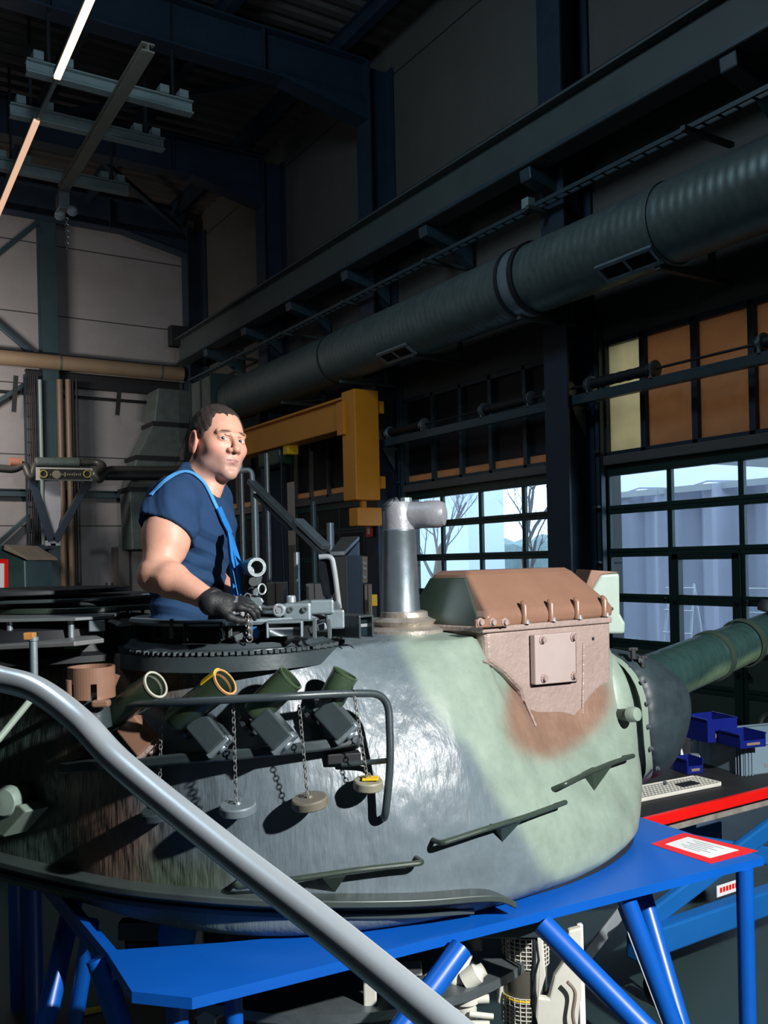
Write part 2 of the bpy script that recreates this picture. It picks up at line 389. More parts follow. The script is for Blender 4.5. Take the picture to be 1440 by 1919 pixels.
def door(n, ya, yb, cols, glazed=True, wicket=None):
    t = thing('door_%d' % n, (XW+.06, (ya+yb)/2, 0), 'big sectional door' , 'door'); del t['label'], t['category']; t['kind'] = 'structure'
    x = XW+.06; fr = MB(); step = (yb-ya)/cols
    fr.box((x-.04, ya, ZR[0]-.055), (x+.04, yb, ZR[0]+.08)); fr.box((x-.04, ya, 0), (x+.04, yb, .12))
    for z in ZR[1:-1]:
        fr.box((x-.03, ya, z-.055), (x+.03, yb, z-.004)); fr.box((x-.03, ya, z+.004), (x+.03, yb, z+.055)); fr.box((x-.02, ya, z-.02), (x+.02, yb, z+.02))
    for k in range(cols+1):
        y = ya+k*step; fr.box((x-.028, y-.035, 0), (x+.028, y+.035, ZR[0]))
    build('door_frame', fr, 'green_frame', t, 0, .006)
    for r in range(6):
        zt, zb = ZR[r], ZR[r+1]; pd = .05
        for k in range(cols):
            y0, y1 = ya+k*step+.03, ya+(k+1)*step-.03
            gl = glazed and r < 4
            if wicket == k and r >= 2: continue
            if gl: build('pane', MB().box((x-.006, y0, zb+.05), (x+.006, y1, zt-.05)), 'glass', t, 0)
            else: build('door_panel', MB().box((x-.02, y0, zb+.05), (x+.02, y1, zt-.05)), 'green_panel' if glazed else 'black', t, 0, .004)
    if wicket is not None:
        y0, y1 = ya+wicket*step, ya+(wicket+1)*step
        w = MB()
        for yy in (y0+.07, y1-.07): w.box((x-.05, yy-.055, .05), (x+.04, yy+.055, 2.0))
        w.box((x-.05, y0+.03, 1.93), (x+.04, y1-.03, 2.03)); w.box((x-.05, y0+.03, .05), (x+.04, y1-.03, .16))
        w.box((x-.045, y0+.1, 1.40), (x+.035, y1-.1, 1.52))
        wf = build('wicket_frame', w, 'green_frame', t, 0, .006)
        build('pane', MB().box((x-.006, y0+.12, 1.52), (x+.006, y1-.12, 1.93)), 'glass', wf, 0)
        build('pane', MB().box((x-.006, y0+.12, .92), (x+.006, y1-.12, 1.40)), 'glass', wf, 0)
        build('door_panel', MB().box((x-.02, y0+.12, .16), (x+.02, y1-.12, .92)), 'green_panel', wf, 0)
        hd = MB()
        for yy in (y0+.07, y1-.07, y0-.06, y1+.06):
            for z in (1.455, .66): hd.lathe((x-.085, yy, z), (1, 0, 0), [(.0, 0), (.028, .003), (.03, .03)], 10)
        build('hinge', hd, 'black', wf)
    return t
door(1, BAYS[1][0]+.02, BAYS[1][1]-.02, 4, True, 2)
door(2, BAYS[2][0]+.02, BAYS[2][1]-.02, 4, True)
door(3, BAYS[3][0]+.02, BAYS[3][1]-.02, 4, False)
door(4, BAYS[4][0]+.02, BAYS[4][1]-.02, 4, False)
for n, (ya, yb) in enumerate(BAYS[1:], 1):
    S('trim_%d' % n, MB().box((XW-.05, ya-.05, ZD+.01), (XW+.2, yb+.05, ZW0)), 'lint', bevel=.01)
    t = thing('window_%d' % n, (XW+.1, (ya+yb)/2, ZW0), None, None); t['kind'] = 'structure'
    fr = MB(); x = XW+.04
    fr.box((x-.05, ya, ZW0), (x+.05, yb, ZW0+.05)); fr.box((x-.05, ya, ZW1-.07), (x+.05, yb, ZW1))
    nc = 5; st = (yb-ya)/nc
    mull = [ya+.03]+[ya+k*st for k in range(1, nc)]+[yb-.03]
    if n == 1: mull = [ya+.03, 5.35, 6.09, 6.84, 7.60, yb-.03]
    if n == 2: mull = [ya+.06, 9.75, 10.52, 11.25, 12.0, yb-.03]
    for y in mull: fr.box((x-.05, y-.04, ZW0), (x+.05, y+.04, ZW1))
    build('window_frame', fr, 'steel_teal' if n == 2 else ('lint' if n > 1 else 'steel_dark'), t, 0, .005)
    for k in range(5):
        mt = ('straw' if k == 4 else 'amber') if n == 1 else 'black'
        zb = ZW0+.05 if n == 1 else ZW0+.16+.01*(k % 2)
        build('pane', MB().box((x+.02, mull[k]+.04, zb), (x+.03, mull[k+1]-.04, ZW1-.07)), mt, t, 0)
        if n > 1: build('pane', MB().box((x+.012, mull[k]+.04, ZW0+.05), (x+.022, mull[k+1]-.04, zb)), 'amber', t, 0)

# ---- shafts, springs and tracks over the doors
def shaft(ya, yb, zz, lbl, spring):
    x = 8.22
    t = thing('door_spring_shaft', (x, (ya+yb)/2, zz-.3), lbl, 'door shaft', 'spring shafts over the roller doors')
    build('support_beam', MB().beam((x, ya, zz-.16), (x, yb, zz-.16), .10, .12), 'steel_teal', t, 0, .006)
    build('shaft_rod', MB().tube([(x, ya, zz), (x, yb, zz)], .016, 10), 'black', t)
    for (s0, s1) in spring:
        m1 = MB(); pts = []
        n = int((s1-s0)*14)
        m1.tube([(x, s0+(s1-s0)*k/n, zz) for k in range(n+1)], [.062+.006*(k % 2) for k in range(n+1)], 14)
        build('torsion_spring', m1, 'black', t, 60)
    for yy in [ya+.08, yb-.08]+[s for q in spring for s in q]:
        m1 = MB().box((x-.05, yy-.02, zz-.12), (x+.05, yy+.02, zz+.07)); m1.lathe((x, yy-.05, zz), (0, 1, 0), [(.085, 0), (.1, .01), (.1, .03), (.06, .05), (.06, .09), (.08, .1)], 16)
        build('drum', m1, 'gunmetal', t, 40)
    for yy in (ya+.12, yb-.12):
        m1 = MB().prism([(x, yy, zz-.22), (x+.25, yy, zz-.22), (x+.25, yy, zz-.6)], (0, .02, 0)); m1.beam((x, yy, zz-.24), (x+.3, yy, zz-.24), .05, .05)
        build('bracket', m1, 'beam_grey', t, 0)
zs = PX(1100, 740, 8.22).z
shaft(4.3, 8.55, zs+.12, 'black torsion spring shaft in front of the amber windows', [(7.1, 8.1), (4.6, 5.7)])
shaft(8.75, 13.05, zs+.12, 'black torsion spring shaft over the darker second roller door', [(9.2, 10.2), (11.7, 12.7)])
for ya, lb in ((8.27, 'vertical steel door track left of the near glazed door'), (8.84, 'vertical steel door track right of the second glazed door'), (12.86, 'vertical steel door track beside the standing pipe'),
           (13.33, 'vertical steel door track behind the orange crane post')):
    m1 = MB().box((8.50, ya-.05, 0), (8.58, ya-.03, 5.0)); m1.box((8.50, ya-.05, 0), (8.51, ya+.05, 5.0)); m1.box((8.50, ya+.03, 0), (8.58, ya+.05, 5.0))
    for z in (.5, 1.2, 1.9, 2.6, 3.3): m1.box((8.44, ya-.04, z), (8.50, ya+.04, z+.03))
    build('door_track', m1, 'steel_teal', None, 0, .003, label=lb, cat='track', group='vertical tracks of the doors')

# ---- crane runway along the right wall
xb = 7.75
zb = PX(720, 472, xb).z
t = thing('crane_runway', (xb, 12, zb), 'long grey crane runway girder running down the right wall', 'girder')
build('girder', MB().ibeam((xb, -2, zb+.31), (xb, 21.3, zb+.31), .30, .62, .03), 'beam_grey', t, 0)
m1 = MB(); m1.beam((xb-.02, -2, zb+.66), (xb-.02, 21.3, zb+.66), .10, .06); build('rail', m1, 'steel_dark', t, 0, .01)
m1 = MB().box((xb-.25, 21.2, zb+.45), (xb+.2, 21.45, zb+.95)); build('end_stop', m1, 'black', t, 0, .02)
m1 = MB().beam((xb-.155, -2, zb+.03), (xb-.155, 21, zb+.03), .012, .05); build('edge_strip', m1, 'steel_teal', t, 0)
for yy, lb in zip([5.6, 8.56, 10.8, 13.1, 15.2, 17.28, 19.4], ['nearest the camera', 'above the door column', 'above the far end of the near duct grille', 'on the haunched portal frame', 'above the second duct joint', 'near the far duct grille', 'last before the end wall']):
    m1 = MB().prism([(xb-.12, yy-.1, zb-.01), (8.5, yy-.1, zb-.01), (8.5, yy-.1, zb-.5), (8.2, yy-.1, zb-.28), (xb-.1, yy-.1, zb-.16)], (0, .2, 0))
    build('corbel', m1, 'steel_teal', None, 0, .015, label='blue grey corbel under the crane girder, ' + lb, cat='bracket', group='corbels under the crane girder')
# cable tray under the girder
ztr = PX(1010, 385, 7.9).z
t = thing('cable_tray', (7.9, 12, ztr), 'thin dark cable tray hung below the crane girder', 'cable tray')
m1 = MB()
for q in (-.06, .06): m1.beam((7.9+q, 3, ztr), (7.9+q, 21, ztr), .012, .05)
for k in range(88): m1.beam((7.84, 3.1+.2*k, ztr-.01), (7.96, 3.1+.2*k, ztr-.01), .03, .01)
build('ladder', m1, 'steel_teal', t, 0)
for k, yy in enumerate([6.2, 8.6, 10.9, 13.3, 15.7, 18.0]):
    build('hanger_bar', MB().beam((7.7, yy, ztr-.06), (8.5, yy, ztr-.06), .06, .05), 'beam_grey', t, 0)
    build('hanger_bar', MB().beam((7.95, yy-.05, ztr-.42), (8.3, yy-.05, ztr-.42), .06, .04), 'beam_grey', t, 0)
    m1 = MB()
    for j in range(12): m1.torus((8.0, yy-.05, ztr-.45-.028*j), (1, 0, 0) if j % 2 else (0, 1, 0), .018, .005, 10, 5)
    build('hanger_chain', m1, 'chain', t)
build('junction_box', MB().box((7.85, 8.75, ztr), (7.98, 8.88, ztr+.16)), 'pale_rail', t, 0, .01)

# ---- big spiral duct
DX, DZ, DR = 7.55, PX(1300, 402, 7.55).z, .41
t = thing('spiral_duct', (DX, 12, DZ-DR), 'large round spiral galvanised ventilation duct running down the right wall', 'duct')
yj = [2.0, PX(1222, 400, DX-.3).y, PX(957, 530, DX-.3).y, PX(606, 680, DX-.3).y, PX(415, 745, DX-.3).y]
for a, b in zip(yj[:-1], yj[1:]):
    n = int((b-a)/.028); pts = []; rr = []
    for k in range(n+1):
        pts.append((DX, a+(b-a)*k/n, DZ)); rr.append(DR+(.007 if k % 4 == 0 else 0))
    build('duct_section', MB().tube(pts, rr, 40), 'galv', t, 50)
for i, yy in enumerate(yj[1:]):
    if i == 1:
        build('collar', MB().lathe((DX, yy-.17, DZ), (0, 1, 0), [(DR-.02, 0), (DR+.035, .0), (DR+.035, .08), (DR-.02, .08)], 40), 'rubber', t)
        build('collar', MB().lathe((DX, yy-.09, DZ), (0, 1, 0), [(DR-.02, 0), (DR+.02, .0), (DR+.02, .19), (DR-.02, .19)], 40), 'bluegrey', t)
        build('collar', MB().lathe((DX, yy+.1, DZ), (0, 1, 0), [(DR-.02, 0), (DR+.035, .0), (DR+.035, .06), (DR-.02, .06)], 40), 'rubber', t)
    else:
        build('collar', MB().lathe((DX, yy-.02, DZ), (0, 1, 0), [(DR-.02, 0), (DR+.016, .0), (DR+.016, .03), (DR-.02, .03)], 40), 'rubber' if i else 'galv', t)
for (gx, gy) in ((1163, 491), (727, 660)):
    c = PX(gx, gy, DX-DR*.86); an = math.asin(max(-1, min(1, (c.z-DZ)/DR))); nrm = Vector((-math.cos(an), 0, math.sin(an))); tg = Vector((math.sin(an), 0, math.cos(an)))
    c = Vector((DX, c.y, DZ))+nrm*(DR+.012); hl = .36; hh = .10
    g = MB()
    g.obox(c+tg*hh, nrm*.02, (0, hl+.03, 0), tg*.02); g.obox(c-tg*hh, nrm*.02, (0, hl+.03, 0), tg*.02)
    for q in (-hl, 0, hl): g.obox(c+Vector((0, q, 0)), nrm*.02, (0, .018, 0), tg*hh)
    gf = build('grille_frame', g, 'bluegrey', t, 0)
    g = MB(); g.obox(c-nrm*.01, nrm*.004, (0, hl, 0), tg*hh)
    for k in range(34): g.obox(c+Vector((0, -hl+.02*k+.02, 0)), nrm*.010, (0, .003, 0), tg*hh)
    build('louvre', g, 'black', gf, 0)
for (bx, by, lb) in ((1235, 493, 'under the near end of the duct'), (975, 603, 'under the ringed duct collar'), (775, 672, 'left of the door column'), (640, 722, 'behind the orange crane top'), (530, 762, 'far one above the orange beam')):
    yy = PX(bx, by, DX-.1).y; z = DZ-DR-.03
    m1 = MB().beam((DX-.12, yy, z), (XW, yy, z-.0), .07, .05); m1.beam((8.3, yy, z), (8.3, yy, z+.4), .06, .06); m1.beam((DX+.1, yy, z+.02), (8.3, yy, z+.12), .05, .03)
    build('duct_bracket', m1, 'beam_grey', None, 0, label='steel angle bracket carrying the duct, ' + lb, cat='bracket', group='brackets carrying the duct')
# end plenum and the falling rectangular duct
yp = yj[-1]
t = thing('duct_plenum', (DX, yp+.7, DZ-.6), 'boxy sheet metal plenum at the far end of the spiral duct', 'duct')
build('box_duct', MB().box((DX-.5, yp+.02, DZ-.62), (DX+.45, yp+1.2, DZ+.5)), 'galv', t, 0, .02)
m1 = MB()
for q in (.02, .6, 1.19): m1.box((DX-.53, yp+q-.02, DZ-.65), (DX+.48, yp+q+.02, DZ+.53))
build('flange', m1, 'dark_galv', t, 0, each=1)
YF = YB-1.2
rings = []
for (px, py, w_) in ((318, 735, 62), (312, 800, 66), (285, 862, 74), (272, 920, 74), (270, 1030, 60)):
    c = PY(px, py, YF); ww = w_/F*22.5/1.0/2
    rings.append([Vector((c.x-ww, YF-.4, c.z)), Vector((c.x+ww, YF-.4, c.z)), Vector((c.x+ww, YF+.4, c.z)), Vector((c.x-ww, YF+.4, c.z))])
m1 = MB().loft(rings); t2 = build('air_duct', m1, 'galv', None, 0, .02, label='rectangular sheet duct bending down beside the end wall', cat='duct')
m1 = MB()
for i in (1, 2, 3):
    c = sum(rings[i], Vector())/4; ww = (rings[i][1]-rings[i][0]).length/2+.04; m1.box((c.x-ww, YF-.45, c.z-.05), (c.x+ww, YF+.45, c.z+.05))
build('flange', m1, 'black', t2, 0, each=1)
# ============================================================ things on the end wall
YW = YB
def hz(name, a, b, r, Y, m, label, cat, n=16, group=None):
    p0, p1 = PY(*a, Y), PY(*b, Y); zz = (p0.z+p1.z)/2
    return build(name, MB().tube([Vector((p0.x, Y, zz)), Vector((p1.x, Y, zz))], r, n), m, label=label, cat=cat, group=group)
gx = PY(92, 700, 22.15).x
build('gable_column', MB().ibeam((gx, 22.15, 0), (gx, 22.15, 10.3), .36, .40, .025, up=(0, 1, 0)), 'steel_teal', smooth=0, label='dark steel column standing before the pale end wall', cat='column')
pz = PY(170, 685, 21.75).z
hp = build('heating_pipe', MB().tube([(PY(-120, 680, 21.75).x, 21.75, pz), (PY(342, 700, 21.75).x, 21.75, pz)], .175, 28), 'tan_pipe', label='thick tan lagged pipe running across the end wall', cat='pipe')
m1 = MB()
for px in (-40, 112, 300): 
    x = PY(px, 690, 21.75).x; m1.lathe((x-.02, 21.75, pz), (1, 0, 0), [(.17, 0), (.185, 0), (.185, .04), (.17, .04)], 28)
build('pipe_strap', m1, 'galv', hp, each=1)
hz('cable_duct', (-100, 660), (335, 680), .055, 21.7, 'black', 'thin black cable run lying along the tan lagged pipe', 'cable')
bz = PY(230, 716, 21.9).z
build('wall_girder', MB().ibeam((PY(50, 716, 22.1).x, 22.24, bz), (8.05, 22.24, bz), .2, .34, .02), 'black', smooth=0, label='dark girder just below the tan lagged pipe', cat='beam')
bz = PY(200, 926, 22.15).z
build('wall_girder', MB().ibeam((X0+.1, 22.27, bz), (PY(250, 926, 22.15).x, 22.27, bz), .16, .17, .02), 'steel_teal', smooth=0, label='slim dark girder on the end wall behind the V shaped bracket', cat='beam')
hz('conduit', (-90, 735), (300, 748), .035, 22.3, 'black', 'thin black conduit on the end wall below the tan pipe', 'conduit', 8)
for (a, b, lb) in (((-60, 522), (77, 412), 'dark diagonal wall brace near the ceiling at the left edge'), ((-60, 560), (66, 668), 'dark diagonal wall brace ending above the tan pipe'),
                   ((-40, 775), (50, 718), 'dark diagonal wall brace just below the tan pipe'), ((-40, 1052), (55, 965), 'dark diagonal wall brace behind the boxes at left')):
    build('wall_brace', MB().beam(PY(*a, 22.2), PY(*b, 22.2), .10, .12, (0, 1, 0)), 'steel_teal', smooth=0, bevel=.01, label=lb, cat='brace', group='diagonal braces on the end wall')
# vertical services beside the column
lx0, lx1 = PY(50, 900, 22.1).x, PY(73, 900, 22.1).x
t = thing('cable_ladder', ((lx0+lx1)/2, 22.1, .3), 'upright cable ladder packed with dark cables left of the gable column', 'cable ladder')
m1 = MB(); ztop = PY(60, 703, 22.1).z
for x in (lx0, lx1): m1.box((x-.02, 22.05, .3), (x+.02, 22.15, ztop))
for k in range(int((ztop-.3)/.3)): m1.box((lx0, 22.12, .4+.3*k), (lx1, 22.15, .43+.3*k))
build('ladder_frame', m1, 'steel_dark', t, 0)
for k in range(5):
    x = lx0+.05+(lx1-lx0-.1)*k/4; build('cable', MB().tube([(x, 22.07, .35), (x+.01*math.sin(k), 22.07, 3), (x, 22.07, ztop)], .018, 8), 'black', t)
for px, r, m_, lb in ((78, .045, 'pale_rail', 'pale downpipe between cable ladder and gable column'), (115, .075, 'brown_pipe', 'left of the two tan vertical pipes beside the gable column'), (131, .075, 'brown_pipe', 'right of the two tan vertical pipes beside the gable column'),
                  (139, .028, 'black', 'thin black riser just right of the tan vertical pipes'), (146, .022, 'black', 'second thin black riser, outermost of the vertical pipes')):
    x = PY(px, 850, 21.84).x; zt = PY(px, 712, 21.84).z
    build('riser_pipe', MB().tube([(x, 21.84, .1), (x, 21.84, zt)], r, 14), m_, label=lb, cat='pipe', group='vertical pipes by the gable column')
for (a, b, lb) in (((30, 704), (26, 772), 'short dark strap hanging below the tan pipe at far left'), ((224, 730), (220, 778), 'short dark strap hanging below the dark girder')):
    build('hanging_strap', MB().beam(PY(*a, 21.8), PY(*b, 21.8), .10, .03, (0, 1, 0)), 'black', smooth=0, label=lb, cat='strap')
# V shaped bracket with banner
YV = 20.4
V = lambda x, y: PY(x, y, YV)
t = thing('v_bracket', (V(100, 1012).x, YV, V(100, 1023).z), 'dark V shaped wall bracket carrying a pipe and a black banner', 'bracket')
m1 = MB().beam(V(60, 900), V(97, 1014), .16, .10, (0, 1, 0)); m1.beam(V(166, 900), V(103, 1014), .16, .10, (0, 1, 0)); build('arm', m1, 'steel_dark', t, 0, .01)
build('back_plate', MB().prism([V(84, 902), V(114, 902), V(114, 968), V(104, 1008), V(97, 1008), V(84, 958)], (0, .03, 0)), mat('pale_bracket_plate', (.34, .36, .40), .5), t, 0)
build('foot_clip', MB().prism([V(86, 1013), V(115, 1013), V(115, 1023), V(86, 1023)], (0, .1, 0)), 'pale_metal', t, 0, .01)
m1 = MB().beam(V(100, 1023), V(100, 1023)+Vector((0, 1.6, 0)), .1, .1); build('stay', m1, 'steel_dark', t, 0)
t = thing('banner', (V(115, 891).x, YV-.32, V(115, 902).z), 'black banner with worn yellow print hanging on the V bracket', 'banner')
build('board', MB().prism([V(62, 878)-Vector((0, .30, 0)), V(167, 880)-Vector((0, .30, 0)), V(167, 904)-Vector((0, .30, 0)), V(62, 902)-Vector((0, .30, 0))], (0, .03, 0)), mat('banner_frame', (.38, .38, .36), .6), t, 0)
build('cloth', MB().prism([V(69, 881.5)-Vector((0, .34, 0)), V(162, 883)-Vector((0, .34, 0)), V(162, 901)-Vector((0, .34, 0)), V(69, 899.5)-Vector((0, .34, 0))], (0, .02, 0)), 'black', t, 0)
yl = mat('dull_yellow_print', (.30, .27, .05), .6); m1 = MB()
for cx in (75, 156): m1.torus(V(cx, 891)-Vector((0, .35, 0)), (0, 1, 0), .075, .014, 20, 6)
build('emblem', m1, yl, t, 0)
m1 = MB(); m1.lathe(V(99, 892)-Vector((0, .35, 0)), (0, -1, 0), [(.09, 0), (.09, .01), (0, .012)], 16)
xs_ = 87
for k, (wd, hh) in enumerate([(3, 3), (2, 5), (3, 9), (2, 4), (3, 9), (3, 4), (2, 4), (4, 8), (3, 4), (3, 4), (3, 4), (2, 7), (3, 4), (2, 4), (3, 5)]):
    if not 93 < xs_ < 105: m1.prism([V(xs_, 892-hh/2)-Vector((0, .35, 0)), V(xs_+wd*.8, 892-hh/2+.4)-Vector((0, .35, 0)), V(xs_+wd*.7, 892+hh/2)-Vector((0, .35, 0)), V(xs_, 892+hh/2)-Vector((0, .35, 0))], (0, -.008, 0))
    xs_ += wd+1.2
build('worn_lettering', m1, mat('worn_print', (.18, .18, .13), .6), t, 0)
t = thing('process_pipe', (V(120, 870).x, YV, V(120, 885).z), 'dark grey bent pipe with sleeve running over the V bracket', 'pipe')
Y2 = YV-.1
pw = lambda x, y, o=0: PY(x, y, Y2+o)
build('pipe_run', MB().tube(rounded([pw(-120, 868), pw(28, 880), pw(46, 868), pw(58, 900, -.1), pw(66, 868), pw(182, 866), pw(196, 874, -.2), pw(176, 888, -.3), pw(186, 901, -.3), pw(200, 880), pw(345, 880)], .16), .085, 16), mat('dull_pipe', (.055, .058, .055), .4, .3, .15, 3), t)
m1 = MB(); n = 22
m1.tube([pw(66+(148-66)*k/n, 867) for k in range(n+1)], [.105+.015*(k % 2) for k in range(n+1)], 18); build('ribbed_sleeve', m1, 'galv', t, 60)
build('copper_wrap', MB().tube([pw(18, 866), pw(40, 867)], .10, 14), mat('copper_wrap', (.30, .14, .09), .5), t)
m1 = MB().tube([pw(196, 892), pw(340, 892)], .10, 12); build('lower_pipe', m1, 'black', t)
# wall cupboard, hook rail
a, b = PY(218, 1025, 21.9), PY(292, 1112, 21.9)
t = thing('wall_cupboard', ((a.x+b.x)/2, 21.9, b.z), 'plain grey two part cupboard against the end wall behind the man', 'cupboard')
build('body', MB().box((a.x, 21.7, 0.0), (PY(239, 1025, 21.9).x-.02, 22.35, a.z)), 'cabinet', t, 0, .01)
xx = PY(240, 1025, 21.9).x
build('door', MB().box((xx, 21.6, 0.0), (b.x, 22.35, a.z)), mat('cupboard_door', (.25, .24, .23), .5, 0, .05, 3), t, 0, .01)
t = thing('hook_rail', PY(182, 1104, 22.25), 'thin dark rail with hanging hooks on the end wall left of the cupboard', 'hook rail')
m1 = MB().tube([PY(146, 1104, 22.2), PY(216, 1102, 22.2)], .02, 8)
for x in (150, 200, 210): m1.beam(PY(x, 1104, 22.2), PY(x, 1092, 22.2), .03, .03, (0, 1, 0))
build('bar', m1, 'black', t)
for x in (175, 186): build('hook', MB().torus(PY(x, 1116, 22.2), (0, 1, 0), .07, .015, 16, 6, 1.5, (0, 0, 1)), 'gunmetal', t); 
# left edge: notice on stand and glazed box
c = P(4, 1078, 6.0)
t = thing('red_framed_sign', c-CU*.1, 'white sign in a thick red frame at the far left edge', 'sign')
q = [P(x, y, 6.0) for x, y in ((-60, 1046), (14, 1048), (14, 1106), (-60, 1106))]; build('frame', MB().prism(q, CF*.012), 'red', t, 0)
q = [P(x, y, 5.99) for x, y in ((-55, 1055), (7, 1056), (7, 1102), (-55, 1102))]; build('sheet', MB().prism(q, CF*.008), 'white', t, 0)
build('post', MB().beam(P(-20, 1106, 6.01), Vector((*P(-20, 1106, 6.01).to_tuple()[:2], 0)), .03, .03, CF), 'black', t, 0)
q = [P(x, y, 7.5) for x, y in ((-60, 1030), (8, 1022), (48, 1045), (52, 1112), (-60, 1112))]
t = thing('machine_cover', P(0, 1112, 7.6), 'greenish sheet metal machine cover with slanting tan top behind the red sign', 'machine cover')
q2 = [Vector((v.x, v.y, v.z)) for v in q]; q2[3].z = q2[4].z = 0.0
build('housing', MB().prism(q2, CF*.6), mat('green_grey_cover', (.045, .085, .085), .35, .2, .5, 4), t, 0, .015)
build('lid', MB().prism([P(8, 1020, 7.45), P(48, 1044, 7.45), P(52, 1050, 7.45), P(6, 1030, 7.45)], CF*.7), mat('tan_lid', (.28, .21, .15), .5, 0, .3, 5), t, 0, .005)

# ============================================================ roof lights and light rails
def zl(a, b, z): return PZ(*a, z), PZ(*b, z)
warm = newmat('warm_lamp_tube'); wm, wn, wb = warm; wb.inputs['Base Color'].default_value = (1, .8, .6, 1); wb.inputs['Emission Color'].default_value = (1.0, .62, .38, 1); wb.inputs['Emission Strength'].default_value = 2.6
ZL = 8.45
warm2 = newmat('dim_warm_lamp_tube'); wm2, wn2, wb2 = warm2; wb2.inputs['Base Color'].default_value = (1, .8, .6, 1); wb2.inputs['Emission Color'].default_value = (1.0, .60, .40, 1); wb2.inputs['Emission Strength'].default_value = .75
for (a, b, lb) in (((182, -30), (107, 146), 'bright warm strip light nearer the camera, top left'), ((69, 226), (-25, 452), 'dimmer warm strip light farther down the hall, left edge')):
    p0, p1 = zl(a, b, ZL); t = thing('strip_light', (p0+p1)/2, lb, 'strip light', 'strip lights in a row')
    x = (p0.x+p1.x)/2
    build('diffuser', MB().beam(Vector((p0.x, p0.y, ZL)), Vector((p1.x, p1.y, ZL)), .085, .05), wm if a[0] > 100 else wm2, t, 0, .01)
    build('housing', MB().beam(Vector((p0.x, p0.y, ZL+.05)), Vector((p1.x, p1.y, ZL+.05)), .10, .05), 'steel_teal', t, 0, .005)
p0, p1 = zl((107, 146), (69, 226), ZL+.03)
t = build('light_rail', MB().beam(p0, p1, .05, .05), 'gunmetal', smooth=0, label='thin bare rail joining the two warm strip lights', cat='rail')
for i, (a, b, lb) in enumerate((((44, 136), (368, 195), 'pale crosswise rail nearest the camera, below the roof'), ((14, 216), (314, 264), 'pale crosswise rail, middle of the three below the roof'), ((-20, 318), (250, 345), 'pale crosswise rail farthest from the camera below the roof'))):
    z = 8.9; p0, p1 = zl(a, b, z); y = (p0.y+p1.y)/2
    t = thing('cross_rail', ((p0.x+p1.x)/2, y, z), lb, 'rail', 'three pale rails under the roof')
    build('channel', MB().ibeam((p0.x, y, z), (p1.x, y, z), .16, .19, .02), 'pale_rail', t, 0)
    m1 = MB()
    for x in (p0.x+.15, p0.x+.55, p1.x-.15, p1.x-.45): m1.box((x-.07, y-.1, z+.1), (x+.07, y+.1, z+.22))
    build('clamp', m1, 'pale_rail', t, 0, .01, each=1)
    m1 = MB()
    for x in (p0.x+.3, p1.x-.3): m1.box((x-.02, y-.02, z+.1), (x+.02, y+.02, ZC-.3))
    build('hanger', m1, 'black', t, 0, each=1)
p0, p1 = zl((278, 84), (118, 352), 8.75); x = (p0.x+p1.x)/2
t = thing('long_rail', (x, (p0.y+p1.y)/2, 8.75), 'long pale rail running lengthwise under the three cross rails', 'rail')
build('channel', MB().ibeam((p0.x, p0.y, 8.72), (p1.x, p1.y, 8.72), .17, .12, .02), mat('pale_olive_rail', (.17, .18, .15), .5, 0, .1, 5), t, 0)
e = p1; m1 = MB().box((e.x-.1, e.y-.1, 8.35), (e.x+.1, e.y+.15, 8.66)); build('end_hoist', m1, 'gunmetal', t, 0, .02)
m1 = MB()
for q in (-.1, .12): m1.lathe((e.x+q, e.y-.1, 8.25+q*.5), (0, -1, 0), [(.08, 0), (.09, .06), (.04, .1), (0, .1)], 16)
build('pulley', m1, 'pale_metal', t, each=1)
m1 = MB()
for k in range(10): m1.torus((e.x+.05, e.y, 8.2-.055*k), (1, 0, 0) if k % 2 else (0, 1, 0), .03, .008, 10, 5)
build('hoist_chain', m1, 'chain', t)

# ============================================================ orange bracket crane and items by the right wall
XJ = 7.75
J = lambda x, y: PX(x, y, XJ)
ya, yb_ = J(672, 800).y, J(445, 830).y
zj = J(600, 797).z
t = thing('bracket_crane', (XJ, ya, J(670, 940).z), 'orange painted wall bracket crane with long beam and post', 'crane')
build('crane_beam', MB().box((XJ-.17, ya-.05, zj-.23), (XJ+.17, yb_+1.2, zj+.25)), 'orange', t, 0, .02)
build('crane_beam_flange', MB().box((XJ-.24, ya-.05, zj+.25), (XJ+.24, yb_+1.2, zj+.29)), 'orange', t, 0, .005)
zb_ = J(670, 940).z; build('crane_post', MB().box((XJ-.25, ya-.30, zb_), (XJ+.22, ya+.12, zj+.36)), 'orange', t, 0, .02)
build('post_plate', MB().box((XJ-.3, ya-.02, zj-.35), (XJ-.24, ya+.2, zj+.2)), 'orange', t, 0, .01)
m1 = MB().box((XJ+.2, ya-.25, zb_+.2), (8.1, ya+.1, zb_+.4)); m1.box((XJ+.2, ya-.25, zj), (8.1, ya+.1, zj+.2)); build('wall_mount', m1, 'orange', t, 0)
m1 = MB().box((XJ-.22, ya-.28, zb_-.42), (XJ+.25, ya+.0, zb_-.12)); m1.lathe((XJ, ya-.1, zb_-.12), (0, 0, 1), [(.06, 0), (.06, .12)], 12); build('pivot_box', m1, 'orange', t, 0, .015)
hy_ = J(515, 850)
t2 = thing('chain_hoist', (XJ, hy_.y, zj-.75), 'dark green chain hoist hanging from the orange crane beam', 'hoist')
build('motor', MB().box((XJ-.16, hy_.y-.5, zj-.55), (XJ+.16, hy_.y+.45, zj-.25)), mat('dark_green_hoist', (.01, .05, .03), .4), t2, 0, .04)
build('trolley', MB().box((XJ-.12, hy_.y-.8, zj-.4), (XJ+.12, hy_.y-.6, zj-.22)), 'yellow', t2, 0, .02)
